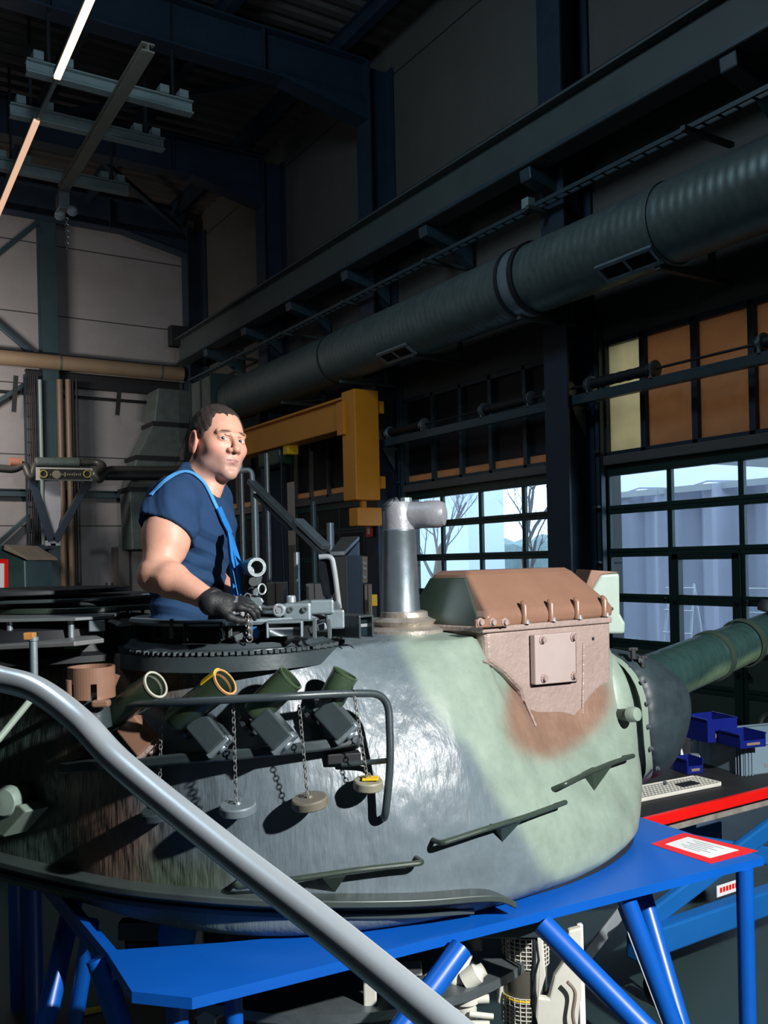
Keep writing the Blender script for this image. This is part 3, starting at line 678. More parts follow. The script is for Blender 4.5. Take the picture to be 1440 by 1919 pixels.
build('pendant_cable', MB().tube([(XJ-.2, hy_.y-.7, zj-.4), (XJ-.22, hy_.y-.7, zj-1.8), (XJ-.2, hy_.y-.72, zj-3.0), (XJ-.15, hy_.y-.8, zj-2.8)], .02, 8), 'black', t2)
c = Vector((8.04, 13.42, 0)); z = PX(692, 988, 8.04).z; y = PX(692, 988, 8.04).y
t = thing('fire_sign', (8.04, y, z-.1), 'small red sign with white extinguisher symbol beside the pipe', 'sign')
build('plate', MB().box((8.03, y-.10, z-.16), (8.05, y+.10, z+.16)), 'red', t, 0)
m1 = MB().box((8.022, y-.03, z-.12), (8.03, y+.035, z-.01)); m1.prism([(8.022, y-.04, z+.03), (8.022, y+.04, z+.03), (8.022, y, z+.12)], (.008, 0, 0)); m1.box((8.022, y-.015, z+.0), (8.03, y+.015, z+.04)); m1.box((8.022, y-.05, z-.02), (8.03, y-.03, z+.03))
build('symbol', m1, 'white', t, 0)
build('sign_arm', MB().box((8.05, y-.03, z-.05), (8.6, y+.03, z+.0)), 'black', t, 0)
# extraction arm on the dark hooded machine
t = thing('hooded_machine', P(650, 1140, 8.2), 'tall dark machine with slanted grey hood behind the hatch bow', 'machine')
q = [P(x, y, 8.2) for x, y in ((622, 1042), (640, 1014), (674, 1013), (648, 1042), (648, 1160), (624, 1160))]; 
q[4].z = q[5].z = 0.0
build('cabinet_side', MB().prism([P(622, 1040, 8.2), P(650, 1040, 8.2), Vector((*P(650, 1040, 8.2).to_tuple()[:2], 0)), Vector((*P(622, 1040, 8.2).to_tuple()[:2], 0))], CF*.9+CR*.12), 'black', t, 0, .01)
build('hood', MB().prism([P(618, 1042, 8.15), P(646, 1041, 8.15), P(674, 1012, 9.0), P(640, 1014, 9.0)], CU*.04), 'gunmetal', t, 0, .005)
build('cabinet_front', MB().prism([P(650, 1042, 8.2), P(674, 1014, 9.0), Vector((*P(674, 1014, 9.0).to_tuple()[:2], 0)), Vector((*P(650, 1042, 8.2).to_tuple()[:2], 0))], -CR*.02), 'steel_dark', t, 0)
t = thing('conveyor_arm', P(545, 970, 9), 'slanting steel arm rising left from the dark hooded machine', 'arm')
build('arm_beam', MB().beam(P(470, 902, 9.4), P(612, 1042, 8.4), .09, .05), 'gunmetal', t, 0, .006)
build('arm_cover', MB().beam(P(560, 985, 8.7)+CU*.05, P(612, 1036, 8.4)+CU*.05, .10, .05), 'bluegrey', t, 0, .006)
build('arm_rail', MB().beam(P(478, 918, 9.4)-CU*.05, P(545, 982, 8.9)-CU*.05, .05, .03), 'bluegrey', t, 0)
build('arm_hook', MB().tube(rounded([P(474, 905, 9.4), P(472, 880, 9.4), P(438, 884, 9.4)], .06), .028, 10), 'bluegrey', t)
for (px, a, b, r, d, m_, lb) in ((452, 862, 1150, .035, 12.5, 'gunmetal', 'thin grey pole just right of the bib strap'), (477, 905, 1080, .05, 12.2, 'bluegrey', 'pale grey pole behind the gun cradle'), (500, 850, 1000, .035, 12.4, 'gunmetal', 'thin pole crossing behind the slanting arm'),
                           (587, 940, 1100, .035, 12.3, 'steel_teal', 'dim grey pole under the orange crane beam'), (619, 980, 1030, .05, 12.0, 'bluegrey', 'short pale pole above the slanted hood'), (556, 1035, 1150, .035, 10.5, 'pale_metal', 'bright thin pole behind the periscopes')):
    p0, p1 = P(px, a, d), P(px, b, d); build('steel_pole', MB().tube([p0, Vector((p0.x, p0.y, 0))], r, 12), m_, label=lb, cat='pole', group='poles before the right wall')
for (x0, y0, x1, d, m_, lb) in ((500, 1092, 532, 11.5, 'beige', 'beige cabinet behind the gun cradle'), (573, 1094, 606, 11.5, 'cabinet', 'grey beige cabinet behind the hatch bow'), (683, 1096, 696, 11.3, 'beige', 'narrow beige cupboard left of the standing pipe'),
                            (444, 1096, 470, 11.8, 'black', 'low dark crate behind the blue bib')):
    a, b = P(x0, y0, d), P(x1, y0, d); w_ = (b-a).length
    t = thing('cupboard', Vector(((a.x+b.x)/2, (a.y+b.y)/2, 0)), lb, 'cupboard')
    build('body', MB().prism([a, b, Vector((b.x, b.y, 0)), Vector((a.x, a.y, 0))], CF*.5), m_, t, 0, .01)
    build('door_edge', MB().prism([a*.5+b*.5-CF*.006-CR*.006, a*.5+b*.5-CF*.006+CR*.006, Vector((*((a+b)/2).to_tuple()[:2], .1))-CF*.006+CR*.006, Vector((*((a+b)/2).to_tuple()[:2], .1))-CF*.006-CR*.006], -CF*.004), 'black', t, 0)
    build('handle', MB().beam((a+b)/2+CR*.04-CF*.02-CU*.25, (a+b)/2+CR*.04-CF*.02-CU*.4, .02, .02, CF), 'gunmetal', t, 0)
t = thing('wall_poster', P(684, 1065, 11.9), 'narrow beige poster with dark print left of the standing pipe', 'poster')
build('board', MB().prism([P(678, 1042, 11.9), P(689, 1043, 11.9), P(689, 1092, 11.9), P(678, 1092, 11.9)], CF*.02), 'beige', t, 0)
m1 = MB()
for y in (1052, 1062, 1078): m1.prism([P(680, y, 11.88), P(687, y+2, 11.88), P(686, y+7, 11.88), P(681, y+5, 11.88)], CF*.01)
build('print', m1, 'gunmetal', t, 0)
build('stand_post', MB().beam(P(684, 1092, 11.92), Vector((*P(684, 1092, 11.92).to_tuple()[:2], 0)), .04, .04, CF), 'black', t, 0)
t = thing('marker_post', Vector((*P(702, 1125, 10.8).to_tuple()[:2], 0)), 'slim black post with small yellow head left of the standing pipe', 'post')
build('head', MB().obox(P(702, 1125, 10.8), CR*.035, CF*.02, CU*.07), 'yellow', t, 0, .01)
build('post', MB().beam(P(702, 1137, 10.8), Vector((*P(702, 1125, 10.8).to_tuple()[:2], 0)), .05, .03, CF), 'black', t, 0)
build('wood_board', MB().prism([P(538, 905, 15.0), P(552, 902, 15.0), Vector((*P(552, 902, 15.0).to_tuple()[:2], 0)), Vector((*P(538, 905, 15.0).to_tuple()[:2], 0))], CF*.04), 'brown_pipe', smooth=0, label='tall brownish board on the column behind the slanting arm', cat='board')

# ============================================================ work cart on the right
ZCt = CAM.z-1.15
f0 = PZ(1196, 1530, ZCt); f1d = Vector((1, 0, 0)); CW, CD = 1.9, .95
f0 = Vector((PZ(1150, 1536, ZCt).x, PZ(1330, 1504, ZCt).y, ZCt))
t = thing('lifting_cart', (f0.x+CW/2, f0.y+CD/2, 0), 'blue scissor lift cart with black top and red edge', 'cart')
build('table_top', MB().box((f0.x, f0.y+.012, ZCt-.03), (f0.x+CW, f0.y+CD, ZCt)), 'rubber', t, 0, .004)
m1 = MB().box((f0.x-.01, f0.y-.012, ZCt-.045), (f0.x+CW+.01, f0.y+.012, ZCt+.004)); m1.box((f0.x-.012, f0.y, ZCt-.045), (f0.x+.0, f0.y+CD, ZCt+.004)); build('red_edge', m1, 'red', t, 0, .003)
build('under_frame', MB().box((f0.x+.1, f0.y+.03, ZCt-.10), (f0.x+CW-.05, f0.y+CD-.05, ZCt-.045)), mat('worn_beige_frame', (.30, .28, .25), .5, .2, .5, 14), t, 0, .004)
for yy in (f0.y+.06, f0.y+CD-.14):
    build('scissor_arm', MB().beam((f0.x+.15, yy, .36), (f0.x+1.45, yy, ZCt-.12), .04, .09), 'blue_cart', t, 0, .01)
    build('scissor_arm', MB().beam((f0.x+.2, yy+.05, ZCt-.12), (f0.x+1.5, yy+.05, .36), .04, .09), 'blue_cart', t, 0, .01)
build('base_frame', MB().box((f0.x+.05, f0.y-.02, .24), (f0.x+1.75, f0.y+.06, .36)), 'blue_cart', t, 0, .01)
build('base_frame', MB().box((f0.x+.05, f0.y+CD-.1, .24), (f0.x+1.75, f0.y+CD-.02, .36)), 'blue_cart', t, 0, .01)
pc = P(1394, 1547, 4.35)
yy0 = f0.y+.06-.022
cc_ = Vector((f0.x+.15+1.3*.80, yy0, .36+(ZCt-.12-.36)*.80))
m1 = MB().lathe((cc_.x, yy0, cc_.z), (0, -1, 0), [(.030, -.002), (.030, .002), (0, .003)], 24); lg = build('round_emblem', m1, 'white', t, 0)
m1 = MB().torus((cc_.x, yy0-.0035, cc_.z), (0, 1, 0), .014, .003, 16, 6); m1.beam((cc_.x-.012, yy0-.004, cc_.z-.012), (cc_.x+.012, yy0-.004, cc_.z+.012), .004, .004, (0, 1, 0)); build('emblem_mark', m1, 'blue_cart', lg, 0)
st = PY(1370, 1662, f0.y-.03)
m1 = MB().box((st.x-.09, f0.y-.024, st.z-.012-.02), (st.x+.09, f0.y-.021, st.z+.02)); s1 = build('sticker', m1, 'white', t, 0)
m1 = MB()
for k in range(6): m1.box((st.x-.07+.022*k, f0.y-.0255, st.z-.015), (st.x-.055+.022*k, f0.y-.0245, st.z+.008))
build('sticker_print', m1, 'red', s1, 0)
for x, yy in ((f0.x+.2, f0.y+.02), (f0.x+1.55, f0.y+.02), (f0.x+.2, f0.y+CD-.06), (f0.x+1.55, f0.y+CD-.06)):
    w1 = build('caster_wheel', MB().lathe((x-.02, yy, .075), (1, 0, 0), [(.03, 0), (.07, .004), (.075, .012), (.075, .03), (.07, .038), (.03, .042)], 28), 'black', t, 30)
    m1 = MB().box((x-.035, yy-.02, .07), (x-.028, yy+.02, .24)); m1.box((x+.03, yy-.02, .07), (x+.037, yy+.02, .24)); m1.box((x-.035, yy-.03, .2), (x+.037, yy+.03, .24)); build('fork', m1, 'chrome', w1, 0, .002)
build('push_handle', MB().tube(rounded([(f0.x+CW-.25, f0.y+CD-.05, ZCt-.02), PY(1422, 1375, f0.y+CD-.05), PY(1430, 1340, f0.y+CD-.05), PY(1490, 1342, f0.y+CD-.05)], .06), .018, 12), 'black', t)
# crate
def ZZ(px, py, z): return PZ(px, py, ZCt+z)
A = ZZ(1395, 1455, 0); Bv = ZZ(1308, 1428, 0)-A; Bv = Bv.normalized()*.40; Rv = Vector((-Bv.y, Bv.x, 0)).normalized(); Rv = (Rv if Rv.dot(CR) > 0 else -Rv)*.60; H = .165
t = thing('grey_crate', A+(Bv+Rv)/2, 'large grey blue plastic crate standing on the black cart top', 'crate')
def cbox(mb, o, e1, e2, e3): return mb.add([o, o+e1, o+e1+e2, o+e2, o+e3, o+e1+e3, o+e1+e2+e3, o+e2+e3], [(0,3,2,1),(4,5,6,7),(0,1,5,4),(1,2,6,5),(2,3,7,6),(3,0,4,7)])
b1_, r1_ = Bv.normalized(), Rv.normalized(); w_ = .006
m1 = MB(); cbox(m1, A, Bv, Rv, CU*.008); cbox(m1, A, b1_*w_, Rv, CU*H); cbox(m1, A+Bv-b1_*w_, b1_*w_, Rv, CU*H); cbox(m1, A, Bv, r1_*w_, CU*H); cbox(m1, A+Rv-r1_*w_, Bv, r1_*w_, CU*H)
build('shell', m1, 'crate', t, 0, .002)
m1 = MB(); cbox(m1, A-b1_*.012-r1_*.012+CU*(H-.012), Bv+b1_*.024, r1_*.018, CU*.014); cbox(m1, A-b1_*.012-r1_*.012+CU*(H-.012), b1_*.018, Rv+r1_*.024, CU*.014); cbox(m1, A+Bv-b1_*.006-r1_*.012+CU*(H-.012), b1_*.018, Rv+r1_*.024, CU*.014)
for k in range(3): cbox(m1, A-b1_*.010+r1_*(.006+.02*k), b1_*.010, r1_*.007, CU*H)
for k in range(3): cbox(m1, A-r1_*.010+b1_*(.006+.02*k), b1_*.007, r1_*.010, CU*H)
for k in range(4): cbox(m1, A+Bv*(.25+.22*k)-r1_*.012+CU*(H-.04), b1_*.006, r1_*.012, CU*.028)
build('rim', m1, 'crate', t, 0, .002)
m1 = MB(); cbox(m1, A+Rv*.28-b1_*.004+CU*(H*.66), b1_*.003, Rv*.42, CU*.028); build('grip_slot', m1, 'black', t, 0)
m1 = MB(); cbox(m1, A+Rv*.22-b1_*.004+CU*(H*.22), b1_*.003, Rv*.4, CU*.02); build('label_strip', m1, 'pale_metal', t, 0)
def bin_(name, o, e1, e2, h, lab, fr=True):
    t = thing(name, o+(e1+e2)/2, lab, 'bin'); a1, a2 = e1.normalized(), e2.normalized(); w = .004
    m1 = MB(); cbox(m1, o, e1, e2, CU*w); cbox(m1, o, a1*w, e2, CU*h); cbox(m1, o+e1-a1*w, a1*w, e2, CU*h); cbox(m1, o, e1, a2*w, CU*h*(.55 if fr else 1)); cbox(m1, o+e2-a2*w, e1, a2*w, CU*h)
    build('tray', m1, 'blue_bin', t, 0, .002)
    m1 = MB(); cbox(m1, o+CU*(h-.006)-a1*.004, a1*.008, e2, CU*.008); cbox(m1, o+e1+CU*(h-.006)-a1*.004, a1*.008, e2, CU*.008); build('bin_rim', m1, 'blue_bin', t, 0, .001, each=1)
    m1 = MB(); cbox(m1, o+e1*.25-a2*.003+CU*h*.2, e1*.5, a2*.003, CU*h*.18); build('bin_label', m1, 'beige', t, 0)
zc_ = ZCt+H+.003
o = PZ(1327, 1393, zc_); bin_('storage_bin', o, r1_*.19, b1_*.20, .12, 'tall dark blue storage bin at the back corner of the grey crate', False)
o = PZ(1388, 1404, zc_); bin_('storage_bin', o, r1_*.16, b1_*.16, .07, 'low blue storage bin lying on the grey crate')
o = ZZ(1289, 1452, .001); bin_('storage_bin', o, r1_*.10, b1_*.12, .075, 'small blue storage bin on the cart beside the white sheet')
t = thing('white_board', ZZ(1295, 1437, 0), 'upright white sheet standing between gun mantlet and grey crate', 'sheet')
o = ZZ(1284, 1440, 0.001)+CF*.06; build('sheet', MB().prism([o, o+CR*.06+CF*.02, o+CR*.06+CF*.02+CU*.27, o+CU*.26], CF*.012), 'white', t, 0, .002)
m1 = MB()
for k in range(5): m1.torus(ZZ(1308+3*k, 1428, .06)+CF*.1, r1_, .022, .003, 16, 6)
build('wire_coil', m1, 'pale_metal', label='small coil of bare wire leaning on the grey crate', cat='coil')
# perforated tray
a, b = ZZ(1190, 1500, .012), ZZ(1350, 1468, .012)
u = (b-a); v = Vector((-u.y, u.x, 0)).normalized()*.16
t = thing('perforated_tray', a+(u+v)/2-CU*.012, 'cream perforated plastic tray lying on the black cart top', 'tray')
m1 = MB(); nx, ny = 26, 6
for i in range(nx+1): cbox(m1, a+u*(i/nx), u.normalized()*.005, v, CU*.004)
for j in range(ny+1): cbox(m1, a+v*(j/ny), u, v.normalized()*.008, CU*.004)
build('grid', m1, 'machine', t, 0)
m1 = MB(); cbox(m1, a-v.normalized()*.01-CU*.011, u, v.normalized()*.012, CU*.018); cbox(m1, a+v-CU*.011, u, v.normalized()*.012, CU*.018); cbox(m1, a+u-CU*.011, u.normalized()*.012, v, CU*.018); cbox(m1, a-CU*.011, u.normalized()*.012, v, CU*.018)
build('tray_rim', m1, 'machine', t, 0, .004)
m1 = MB(); cbox(m1, a+u*.62+v*.2+CU*.005, u*.2, v*.35, CU*.006); build('dark_insert', m1, 'black', t, 0, .002)
# sawhorse bars and floor marks
t = thing('white_trestle', PZ(1160, 1800, 0), 'thin pale trestle behind the blue braces', 'trestle')
m1 = MB().beam(P(1085, 1812, 4.2), P(1175, 1695, 4.3), .05, .012, CF); build('brace_bar', m1, 'pale_metal', t, 0)
m1 = MB().beam(P(1165, 1700, 3.7), P(1255, 1935, 3.4), .03, .02, CF); build('trestle_leg', m1, 'pale_metal', t, 0)
for i, (q, lb) in enumerate(((((28, 1742), (48, 1742), (48, 1752), (26, 1754)), 'short yellow floor mark below the turret at far left'), (((150, 1892), (232, 1878), (234, 1888), (150, 1906)), 'longer yellow floor mark under the chamfered stand corner'))):
    build('floor_mark', MB().prism([PZ(x, y, .001)+CU*.001 for x, y in q], CU*.001), 'yellow', smooth=0, label=lb, cat='floor marking')

# ============================================================ outside the doors
build('yard', MB().box((XW+.6, -20, -.25), (60, 60, -.05)), mat('pale_yard', (.42, .42, .41), .8, 0, .1, .5), kind='structure', smooth=0)
lav = mat('lavender_tarp', (.60, .60, .72), .6, 0, .06, 1.5, .3, 4); wine = mat('wine_red_tarp', (.30, .16, .20), .6, 0, .1, 2)
t = thing('marquee', (17, 8, -.05), 'pale lavender marquee with wine red curtain outside the near door', 'tent')
XT = 14.5
rows = [[Vector((XT+.12*math.sin(y*5)+.05*math.sin(y*17), y, z)) for y in np.arange(4, 15.3, .12)] for z in (0, 1.5, 3.3)]
build('side_wall', MB().solid(rows, (.05, 0, 0)), lav, t, 60)
rf = []
for k in range(9):
    f = k/8; rf.append([Vector((XT+f*5, 4+(15.2-4)*j/20, 3.3+1.7*math.sin(f*PI/2)-.25*math.sin(PI*j/20)*0+.06*math.sin(j*2.1+k))) for j in range(21)])
build('roof_sheet', MB().solid(rf, (0, 0, .04)), lav, t, 60)
rows = [[Vector((XT-.08+.05*math.sin(y*22), y, z)) for y in np.arange(y0, y1, .05)] for z in (0, 1.5, 3.2) for y0, y1 in [(9.0, 9.5)]]
build('curtain', MB().solid(rows, (.03, 0, 0)), wine, t, 60)
rows = [[Vector((XT-.08+.05*math.sin(y*18), y, z)) for y in np.arange(13.4, 14.2, .05)] for z in (0, 1.5, 3.1)]
build('curtain', MB().solid(rows, (.03, 0, 0)), wine, t, 60)
build('gable_edge', MB().box((XT-.1, 4, 3.2), (XT-.03, 15.2, 3.32)), 'white', t, 0)
t = thing('white_canopy', (18, 4, -.05), 'white canopy roof at the upper right of the near door glazing', 'tent')
build('canopy_roof', MB().loft([[Vector((10.0, 3, 4.3)), Vector((10.0, 8.3, 3.25)), Vector((10.0, 8.3, 3.35)), Vector((10.0, 3, 4.8))], [Vector((14.0, 3, 4.3)), Vector((14.0, 8.3, 3.25)), Vector((14.0, 8.3, 3.35)), Vector((14.0, 3, 4.8))]]), 'white', t, 0)
for y in (3.2, 8.2): build('canopy_pole', MB().beam((13.8, y, -.05), (13.8, y, 3.3), .08, .08, (0, 1, 0)), 'white', t, 0)
# folded furniture seen through the panes
def ladderchair(x, y, h, lab):
    t = thing('folded_trestle', (x, y, -.05), lab, 'trestle', 'folded white trestles in the yard'); m1 = MB()
    for s in (-.3, .3): m1.tube([(x-.25, y+s, -.05), (x, y+s*.8, h)], .02, 8); m1.tube([(x+.25, y+s, -.05), (x, y+s*.8, h)], .02, 8)
    build('frame', m1, 'white', t)
    m1 = MB()
    for k in range(4): z = h*(.2+.25*k); m1.tube([(x-.2+.05*k, y-.3, z), (x-.2+.05*k, y+.3, z)], .015, 6)
    build('rung', m1, 'white', t)
ladderchair(12.4, 10.2, 1.5, 'white folding trestle in the yard left of the wicket door'); ladderchair(12.6, 8.9, 1.5, 'white folding trestle in the yard behind the wicket door')
for x, y, m_, lb in ((12.0, 11.3, 'white', 'white box on the yard at the left of the near glazing'), (12.0, 10.6, 'blue_cart', 'blue grey box on the yard behind the near door')):
    build('yard_box', MB().box((x, y, -.05), (x+.5, y+.5, .5)), m_, smooth=0, bevel=.02, label=lb, cat='box')
# pale hall facade and hedge behind the second door
build('metal_shed', MB().box((24, 31, -.05), (26, 50, 6)), mat('pale_blue_cladding', (.55, .60, .68), .5, 0, .05, 1), smooth=0, label='pale blue clad shed outside beyond the second glazed door', cat='shed')
random.seed(3)
def tree(x, y, h, lab, sd):
    random.seed(sd); t = thing('bare_tree', (x, y, -.05), lab, 'tree', 'bare trees outside'); m1 = MB(); m2 = MB()
    def br(mb, p, d, l, r, n):
        q = p; pts = [p]; rr = [r]
        for k in range(4):
            d = (d+Vector((random.uniform(-.16, .16), random.uniform(-.16, .16), random.uniform(-.05, .12)))).normalized(); q = q+d*l/4; pts.append(q); rr.append(r*(1-.1*(k+1)))
        mb.tube(pts, rr, 5 if n < 3 else 8, False)
        if n > 0:
            for k in range(4 if n > 2 else 3):
                dd = (d+Vector((random.uniform(-1, 1), random.uniform(-1, 1), random.uniform(-.2, .7)))*.8).normalized(); br(m2, pts[random.choice([2, 3, 4])], dd, l*random.uniform(.6, .8), rr[-1]*.62, n-1)
    br(m1, Vector((x, y, -.1)), Vector((0, 0, 1)), h*.32, h*.022, 5)
    build('trunk', m1, 'brown_pipe', t); build('branches', m2, mat('bare_bark', (.16, .15, .15), .8, 0, .1, 3), t)
tree(15.5, 17.6, 7, 'bare spreading tree in the second door glazing, nearest of three', 5); tree(19.5, 27, 8, 'bare tree farther left outside the second door', 8); tree(22, 20.8, 8, 'bare tree behind the marquee end', 11)
rows = []; 
m1 = MB(); nn = 60
for k in range(7):
    a = PI*k/6
    rows.append([Vector((30+1.6*math.cos(a)+mnoise_(i, k)*.3, 12+i*.55, -.1+3.0*math.sin(a)**.6+mnoise_(i+9, k)*.35)) for i in range(nn)]) if False else rows.append([Vector((30-1.6*math.cos(a)+random.uniform(-.2, .2), 12+i*.55, -.1+3.0*max(0, math.sin(a))**.6+random.uniform(-.25, .25)*(0 < k < 6))) for i in range(nn)])
m1.grid(rows); build('hedge', m1, mat('distant_hedge', (.20, .26, .24), .9, 0, .3, 3), label='long grey green hedge far outside behind the bare trees', cat='hedge', kind='stuff')
# ============================================================ the turret
from mathutils.bvhtree import BVHTree
from mathutils import noise as mnoise
TZ = -1.10                               # table top below the camera
def toC(v):                              # world -> (right, ahead, up) from the camera stand
    q = Vector(v)-CAM; return q.dot(CR), q.dot(CF), q.z
TC = (-.15, 3.55)
ZT, ZB = -.275, -1.045
def pint(th, tab):
    a = [t[0]-360 for t in tab]+[t[0] for t in tab]+[t[0]+360 for t in tab]; b = [t[1] for t in tab]*3
    k = max(i for i in range(len(a)) if a[i] <= th); k = min(k, len(a)-3)
    t = (th-a[k])/(a[k+1]-a[k]); p0, p1, p2, p3 = b[k-1], b[k], b[k+1], b[k+2]
    # monotone-ish cubic
    m1 = (p2-p0)/(a[k+1]-a[k-1])*(a[k+1]-a[k]); m2 = (p3-p1)/(a[k+2]-a[k])*(a[k+1]-a[k])
    return (2*t**3-3*t*t+1)*p1+(t**3-2*t*t+t)*m1+(-2*t**3+3*t*t)*p2+(t**3-t*t)*m2
RB = [(-175, 1.60), (-162, 1.30), (-146, 1.09), (-127, 1.01), (-110, .975), (-100, .95), (-82, .90), (-64, .885), (-46, .915), (-30, .985), (-19, 1.05), (-4, 1.145), (8, 1.20), (25, 1.22), (45, 1.28), (70, 1.25), (100, 1.2), (130, 1.25), (160, 1.6)]
RT = [(-175, 1.32), (-162, 1.10), (-146, 1.02), (-127, .97), (-110, .88), (-100, .80), (-82, .56), (-64, .54), (-46, .60), (-30, .55), (-19, .51), (-4, .67), (8, .98), (25, 1.02), (45, .95), (70, .9), (100, .85), (130, .95), (160, 1.3)]
def body_r(th, z):
    s = (z-ZB)/(ZT-ZB); rb = pint(th, RB); rt = pint(th, RT)
    rb -= float(np.interp(th, [-62, -15, 50, 80], [0, .045, .045, 0]))*max(0, 1-max(0, s)/.22)**2
    if s <= 0: return rb-.10*min(1, -s/.1)**2
    s = min(1, s); w = float(np.interp(th, [-180, -62, -36, -6, 8, 180], [1, 1, .08, .08, 1, 1]))
    return rt+(rb-rt)*(w*(1-s**2.0)**.62+(1-w)*(1-s))
NT = 360
lv = [ZB-.045, ZB-.035, ZB-.015]+[ZB+(ZT-ZB)*(1-math.cos(PI/2*k/34)) if False else ZB+(ZT-ZB)*math.sin(PI/2*k/40) for k in range(41)]
mb = MB(); rings = []
for z in lv:
    rings.append([C(TC[0]+math.cos(a)*body_r(math.degrees(a), z), TC[1]+math.sin(a)*body_r(math.degrees(a), z), z) for a in [(-PI+2*PI*i/NT) for i in range(NT)]])
last = rings[-1]
for k in range(1, 10):
    f = 1-k/10
    rings.append([C(TC[0]+math.cos(a)*pint(math.degrees(a), RT)*f, TC[1]+math.sin(a)*pint(math.degrees(a), RT)*f, ZT+.02*(1-f*f)) for a in [(-PI+2*PI*i/NT) for i in range(NT)]])
# open the roof under the commander's hatch: handled by the ring well sitting proud of the roof
mb.loft(rings)
TURRET = thing('tank_turret', C(TC[0], TC[1], TZ), 'big camouflage painted tank turret resting on the blue stand', 'tank turret')

SAGE = (.215, .280, .232); STEELC = (.115, .150, .172); BROWN = (.215, .125, .088); OLIVE = (.085, .115, .085); DARKG = (.050, .080, .068)
def sst(a, b, x): t = max(0, min(1, (x-a)/(b-a))); return t*t*(3-2*t)
def lerp3(a, b, t): return tuple(a[i]*(1-t)+b[i]*t for i in range(3))
def paint(v):
    x, d, z = toC(v)
    n = mnoise.noise(Vector((x*5, d*5, z*5)))*.03
    xb = np.interp(z, [-1.1, -1.02, -.85, -.62, -.42, -.27], [.56, .49, .40, .27, .11, .045])
    if d > TC[1]+.3: xb = -.2
    t = sst(-.035, .035, x-xb+n); c = STEELC
    # left: brown and olive patches
    c = lerp3(c, BROWN, .75*sst(.09, -.09, x+.70+.25*(z+.9)+n*2)*sst(.30, .18, abs(z+.80)))
    c = lerp3(c, OLIVE, sst(.10, -.06, abs(x+.60)-.13+n)*sst(-.80, -.92, z))
    c = lerp3(c, DARKG, sst(-.93, -1.05, x+.3*(z+.9)+n*2))
    c = lerp3(c, lerp3(BROWN, DARKG, .4), sst(.08, -.08, x+.62+n*2)*sst(-.46, -.36, z))
    c = lerp3(c, SAGE, t)
    q = Vector((x, d, z))-Vector((.66, 3.22, -.55)); r = math.sqrt((q.x/.29)**2+(q.y/.7)**2+(q.z/.165)**2)
    c = lerp3(c, BROWN, sst(1.15, .8, r+n*3)*.95)
    return (*c, 1.0)
def paintmat():
    m, nt, b = newmat('camouflage_paint'); L = nt.links.new
    at = N(nt, 'ShaderNodeAttribute', attribute_name='paint')
    g = N(nt, 'ShaderNodeNewGeometry')
    no = N(nt, 'ShaderNodeTexNoise', i_Scale=9.0, i_Detail=8.0, i_Roughness=.7); L(g.outputs['Position'], no.inputs['Vector'])
    mr = N(nt, 'ShaderNodeMapRange'); mr.inputs[1].default_value = .25; mr.inputs[2].default_value = .75; mr.inputs[3].default_value = .78; mr.inputs[4].default_value = 1.2; L(no.outputs[0], mr.inputs[0])
    mu = N(nt, 'ShaderNodeVectorMath', operation='SCALE'); L(at.outputs['Color'], mu.inputs[0]); L(mr.outputs[0], mu.inputs['Scale'])
    L(mu.outputs[0], b.inputs['Base Color'])
    lum = N(nt, 'ShaderNodeSeparateColor'); L(at.outputs['Color'], lum.inputs[0])
    rr = N(nt, 'ShaderNodeMapRange'); rr.inputs[1].default_value = .1; rr.inputs[2].default_value = .25; rr.inputs[3].default_value = .33; rr.inputs[4].default_value = .46; L(lum.outputs[1], rr.inputs[0]); L(rr.outputs[0], b.inputs['Roughness'])
    # rough casting: hammered dimples and drawn scratches, weaker under the thick pale green coat
    mp = N(nt, 'ShaderNodeMapping'); mp.inputs['Scale'].default_value = (26, 26, 17); L(g.outputs['Position'], mp.inputs[0])
    vo = N(nt, 'ShaderNodeTexVoronoi', feature='SMOOTH_F1'); vo.inputs['Scale'].default_value = 1.0; L(mp.outputs[0], vo.inputs['Vector'])
    m2 = N(nt, 'ShaderNodeMapping'); m2.inputs['Scale'].default_value = (90, 90, 14); L(g.outputs['Position'], m2.inputs[0])
    n2 = N(nt, 'ShaderNodeTexNoise', i_Scale=1.0, i_Detail=5.0); L(m2.outputs[0], n2.inputs['Vector'])
    ad = N(nt, 'ShaderNodeMath', operation='MULTIPLY_ADD'); L(n2.outputs[0], ad.inputs[0]); ad.inputs[1].default_value = .5; L(vo.outputs[0], ad.inputs[2])
    st = N(nt, 'ShaderNodeMapRange'); st.inputs[1].default_value = .11; st.inputs[2].default_value = .22; st.inputs[3].default_value = .55; st.inputs[4].default_value = .10; L(lum.outputs[1], st.inputs[0])
    bp = N(nt, 'ShaderNodeBump', i_Distance=.012); L(st.outputs[0], bp.inputs['Strength']); L(ad.outputs[0], bp.inputs['Height']); L(bp.outputs[0], b.inputs['Normal'])
    return m
M['camo'] = paintmat()
def paint_obj(o, fn=paint):
    me = o.data; a = me.attributes.new('paint', 'FLOAT_COLOR', 'POINT'); base = wpos(o)
    for i, v in enumerate(me.vertices): a.data[i].color = fn(v.co+base)
